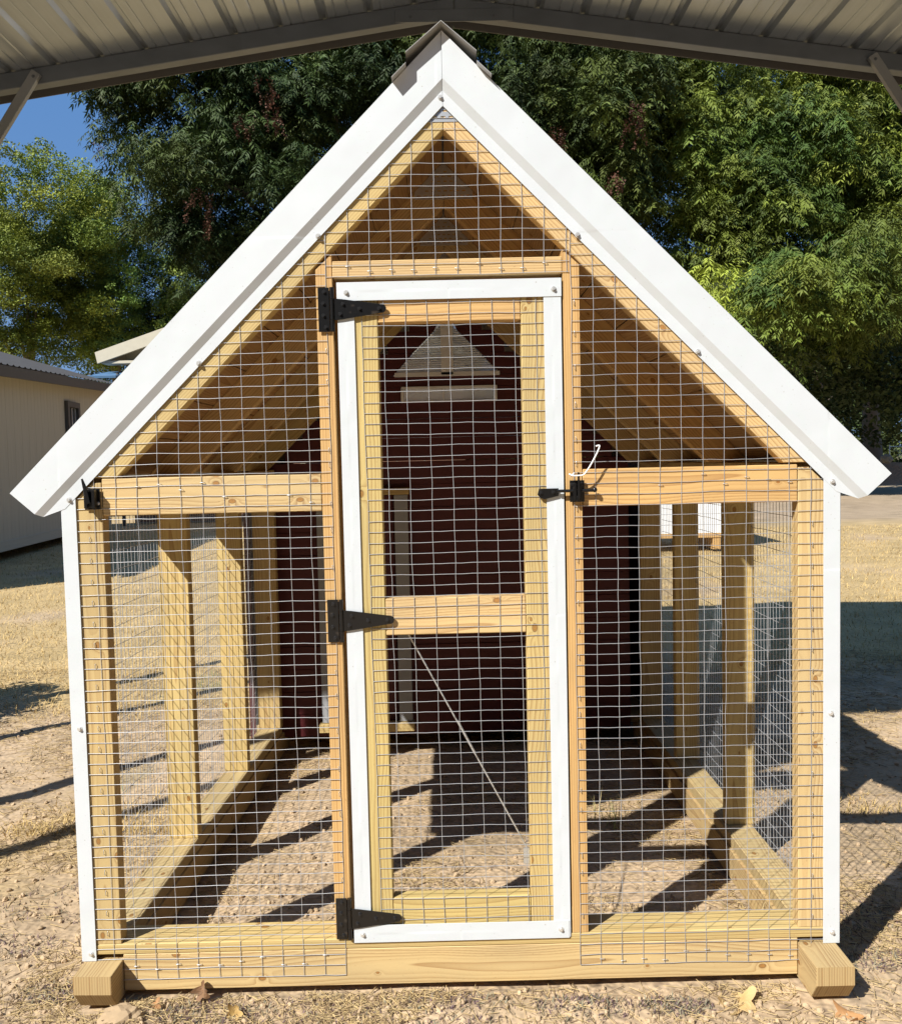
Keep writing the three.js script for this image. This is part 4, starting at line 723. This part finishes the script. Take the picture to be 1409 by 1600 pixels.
{
  const blade = new THREE.BufferGeometry(); blade.setAttribute('position', new THREE.Float32BufferAttribute([-0.5, 0, 0, 0.5, 0, 0, 0.28, 0.55, 0.1, -0.5, 0, 0, 0.28, 0.55, 0.1, -0.28, 0.55, 0.1, -0.28, 0.55, 0.1, 0.28, 0.55, 0.1, 0, 1, 0.38], 3)); blade.setAttribute('uv', new THREE.Float32BufferAttribute(new Float32Array(18), 2)); blade.computeVertexNormals();
  const straw = new THREE.CylinderGeometry(1, 0.6, 1, 4, 1, true).rotateX(Math.PI / 2);
  const dry = new THREE.MeshStandardMaterial({ color: 0xffffff, roughness: 0.8, side: THREE.DoubleSide });
  const patch = (x, z) => fbm(x * 1.5, z * 1.5, 21, 3);
  strewn('straw_litter', 'loose dry straw and grass stems lying on the sandy soil', straw, dry, 30000, (r) => {
    const z = 0.16 - Math.pow(r(), 1.5) * 3.8, x = rr(-1, 1, r) * (1.15 - z * 0.6); if (inCoopWood(x, z)) return null; const nearBoard = z > -0.0 ? Math.exp(-z / 0.03) * 0.14 : 0; if (patch(x, z) < rr(-0.02, 0.16, r) - (z < -1.5 ? 0.15 : 0) - nearBoard && r() > 0.10) return null;
    const t = rr(0.7, 1.15, r); return [x, z, rr(0.001, 0.008, r), rr(-0.16, 0.16, r), rr(0, 6.28, r), 0, new THREE.Vector3(rr(0.0006, 0.0013, r), rr(0.0006, 0.0012, r), rr(0.015, 0.07, r)), r() < 0.2 ? [0.20 * t, 0.13 * t, 0.07 * t] : [0.50 * t, 0.37 * t, 0.18 * t]];
  }, 3, 'straw');
  strewn('dry_grass', 'short dry golden lawn grass beside and behind the coop', blade, dry, 110000, (r) => {
    const z = -1.0 - Math.pow(r(), 1.7) * 15, sx = r() < 0.5 ? -1 : 1, x = sx * rr(0.95, 1.5 + -z * 0.62 + 1.2, r); const lawn = fbm(x * 0.7, z * 0.7, 4, 4) * 1.4 + (x < 0 ? sst(-1.2, -3.4, z) : sst(-2.4, -4.2, z)) * 0.75 - 0.1; if (lawn < rr(0, 0.3, r)) return null;
    if (x > 0 && z < -13.6) return null; if (x > -7.2 === false) return null;
    const t = rr(0.75, 1.15, r), g = x < -1.3 && z > -3.4 && fbm(x * 0.9, z * 0.9, 17, 3) > 0.2; const s = rr(0.02, 0.05, r) * (1 - z * 0.02);
    return [x, z, -0.004, rr(0.1, 1.25, r), rr(0, 6.28, r), rr(-0.3, 0.3, r), new THREE.Vector3(s * 0.085 * (1 - z * 0.05), s, s), g ? [0.17 * t, 0.2 * t, 0.07 * t] : [0.52 * t, 0.37 * t, 0.145 * t]];
  }, 4, 'grass');
  const clod = new THREE.IcosahedronGeometry(1, 1); { const p = clod.attributes.position; for (let i = 0; i < p.count; i++) { const x = p.getX(i), y = p.getY(i), z = p.getZ(i), m = 1 + 0.5 * noise(x * 1.7, y * 1.7, z * 1.7); p.setXYZ(i, x * m, y * m * 0.7, z * m); } clod.computeVertexNormals(); }
  const earth = new THREE.MeshStandardMaterial({ color: 0xffffff, roughness: 0.95 });
  strewn('soil_crumbs', 'crumbs and small clods of sandy soil', clod, earth, 12000, (r) => {
    const z = 0.16 - Math.pow(r(), 1.6) * 2.8, x = rr(-1, 1, r) * (1.15 - z * 0.6); if (inCoopWood(x, z)) return null; const s = 0.0012 + (z > 0 ? 0.007 : 0.008) * Math.pow(r(), 6), t = rr(0.65, 1.1, r);
    return [x, z, s * 0.3, rr(0, 3, r), rr(0, 6, r), rr(0, 3, r), s, [0.45 * t, 0.33 * t, 0.205 * t]];
  }, 5, 'soil');
  // dried purple-grey weeds in patches
  strewn('dried_weeds', 'dried purplish weeds growing in patches on the bare soil', blade, dry, 6000, (r) => {
    const spots = [[-1.0, -0.03, 0.07], [-0.36, 0.075, 0.13], [-0.05, 0.085, 0.12], [0.5, 0.08, 0.06], [1.15, -0.3, 0.16], [-1.1, -0.5, 0.2], [-0.62, 0.07, 0.08], [0.28, 0.085, 0.08], [1.05, -0.08, 0.09], [-1.25, -0.25, 0.12]]; const s = spots[Math.floor(r() * spots.length)];
    const a = r() * 6.28, d = Math.sqrt(r()) * s[2], x = s[0] + Math.cos(a) * d * 1.5, z = s[1] + Math.sin(a) * d * 0.6; if (inCoopWood(x, z)) return null; const t = rr(0.6, 1.3, r), h = rr(0.006, 0.019, r);
    return [x, z, -0.002, rr(-0.2, 1.2, r), rr(0, 6.28, r), rr(-0.6, 0.6, r), new THREE.Vector3(h * 0.28, h, h), r() < 0.5 ? [0.135 * t, 0.085 * t, 0.09 * t] : [0.20 * t, 0.18 * t, 0.12 * t]];
  }, 6, 'weeds');
  strewn('green_weeds', 'thin green grass tufts growing inside the run by the skids', blade, dry, 120, (r) => {
    const spots = [[0.76, -0.16, 0.07], [0.33, -0.95, 0.04], [0.55, -1.0, 0.08]]; const s = spots[Math.floor(r() * spots.length)], a = r() * 6.28, d = Math.sqrt(r()) * s[2], x = s[0] + Math.cos(a) * d, z = s[1] + Math.sin(a) * d; const h = rr(0.04, 0.12, r), t = rr(0.7, 1.2, r);
    return [x, z, -0.002, rr(-0.1, 0.6, r), rr(0, 6.28, r), rr(-0.3, 0.3, r), new THREE.Vector3(h * 0.035, h, h), r() < 0.6 ? [0.26 * t, 0.28 * t, 0.09 * t] : [0.5 * t, 0.4 * t, 0.2 * t]];
  }, 8, 'weeds');
}
// fallen leaves, each its own
function dryLeaf(px, depthZ, size, rot, curl, col, label, lift = 0.006) {
  const d = at(px, 800, 1).sub(camera.position); const x = camera.position.x + d.x / -d.z * (camera.position.z - depthZ), rnd = rngOf(Math.floor(px));
  const lobes = 5, ring = [], n = 40;
  for (let k = 0; k < n; k++) { const a = k / n * 6.283; ring.push([a, 0.55 + 0.38 * Math.pow(Math.abs(Math.cos(a * lobes / 2)), 1.4) + 0.06 * noise(a * 5, px)]); }
  const pos = [], f = (a, q) => { const lx = Math.cos(a) * q, ly = Math.sin(a) * q * 0.8; return [lx * size, (curl * (lx * lx - 0.2) + 0.28 * curl * Math.sin(ly * 4 + lx * 3)) * size, ly * size]; };
  const rs = [0, 0.4, 0.72, 1];
  for (let k = 0; k < n; k++) { const [a, q] = ring[k], [b, w] = ring[(k + 1) % n]; for (let j = 0; j < 3; j++) { const A = f(a, q * rs[j]), B = f(b, w * rs[j]), C = f(b, w * rs[j + 1]), D = f(a, q * rs[j + 1]); pos.push(...A, ...C, ...B, ...A, ...D, ...C); } }
  const g = new THREE.BufferGeometry(); g.setAttribute('position', new THREE.Float32BufferAttribute(pos, 3)); g.setAttribute('uv', new THREE.Float32BufferAttribute(pos.flatMap((v, i) => i % 3 === 1 ? [] : [v * 6]), 2)); g.computeVertexNormals();
  const t = thing('dry_leaf', label, 'leaf', [x, groundH(x, depthZ) + lift, depthZ]); t.rotation.set(...rot);
  const m = new THREE.MeshPhysicalMaterial({ map: leafTex, color: new THREE.Color().setRGB(...col), roughness: 0.7, transmission: 0.15, thickness: 0, side: THREE.DoubleSide });
  part('blade', g, m, t); const st = new Wires(); st.add([new THREE.Vector3(-0.1 * size, 0, 0), new THREE.Vector3(-0.9 * size, 0.06 * size, 0.05 * size), new THREE.Vector3(-1.35 * size, 0.1 * size, 0)], 0.02 * size, 5); part('stem', st.geo(), m, t);
}
const leafTex = tex(128, 128, (u, v, c) => { const m = 1 + 0.5 * fbm(u * 6, v * 6, 4, 4); c[0] = m; c[1] = m * 0.97; c[2] = m * 0.9; });
dryLeaf(1150, 0.075, 0.055, [0.15, 0.4, 0.1], 0.5, [0.55, 0.38, 0.17], 'large pale tan dry leaf on the soil before the base board');
dryLeaf(1325, 0.135, 0.04, [-0.1, 2.2, 0.1], 0.6, [0.45, 0.24, 0.10], 'orange-brown curled dry leaf against the right skid end');
dryLeaf(287, 0.02, 0.03, [1.15, 0.5, 0.5], 0.7, [0.22, 0.12, 0.06], 'small brown dry leaf leaning on the base board at the left', 0.03);
dryLeaf(208, 0.055, 0.022, [0.2, 1.0, 0.2], 0.6, [0.42, 0.22, 0.09], 'small orange dry leaf beside the left skid end');
dryLeaf(337, 0.085, 0.024, [0.5, 2.5, 0.3], 0.8, [0.5, 0.33, 0.12], 'tan dry leaf at the bottom edge left of the centre', 0.012);
dryLeaf(1300, -1.9, 0.06, [0.1, 0.4, 0.0], 0.4, [0.4, 0.27, 0.13], 'brown dry leaf in the shade right of the run');
{
  const g = new THREE.IcosahedronGeometry(1, 4), p = g.attributes.position; for (let i = 0; i < p.count; i++) { const x = p.getX(i), y = p.getY(i), z = p.getZ(i), m = 1 + 0.4 * fbm(x * 2, y * 2, z * 2, 4); p.setXYZ(i, x * m * 0.05, y * m * 0.03, z * m * 0.035); } g.computeVertexNormals();
  const q = part('soil_lump', g, new THREE.MeshStandardMaterial({ color: new THREE.Color().setRGB(0.36, 0.26, 0.155), roughness: 0.95 }), scene); q.position.set(-0.79, 0.008, 0.105); tag(q, 'lump of pale sandy soil under the left skid end', 'soil lump');
  const st = new THREE.Mesh(g, new THREE.MeshStandardMaterial({ color: new THREE.Color().setRGB(0.3, 0.26, 0.2), roughness: 0.9 })); st.name = numbered('boulder'); const s = at(1384, 717, 34.2); st.position.set(s.x, s.y, s.z); st.scale.set(4.6, 6, 4.6); st.castShadow = true; scene.add(st); tag(st, 'grey boulder on the rusty mulch beside the far trunk', 'boulder');
}
{
  // chain link fence beyond the mulch
  const a = at(1388, 728, 44), f = thing('chain_link_fence', 'chain link fence beyond the mulch at the right edge', 'fence', [a.x, 0, a.z]); const w = new Wires(), hgt = 1.5;
  for (let k = 0; k < 60; k++) { const x = k * 0.11; w.add([new THREE.Vector3(x, 0.05, 0), new THREE.Vector3(x + hgt, hgt, 0)], 0.006, 4); w.add([new THREE.Vector3(x + hgt, 0.05, 0.01), new THREE.Vector3(x, hgt, 0.01)], 0.006, 4); }
  part('wire_net', w.geo(), galv, f); for (const x of [0, 3, 6]) part('post', new THREE.CylinderGeometry(0.03, 0.03, 1.6, 8).translate(x, 0.8, 0.05), galv, f); part('top_rail', new THREE.CylinderGeometry(0.022, 0.022, 8, 8).rotateZ(Math.PI / 2).translate(4, 1.52, 0.03), galv, f);
}
renderer.render(scene, camera);
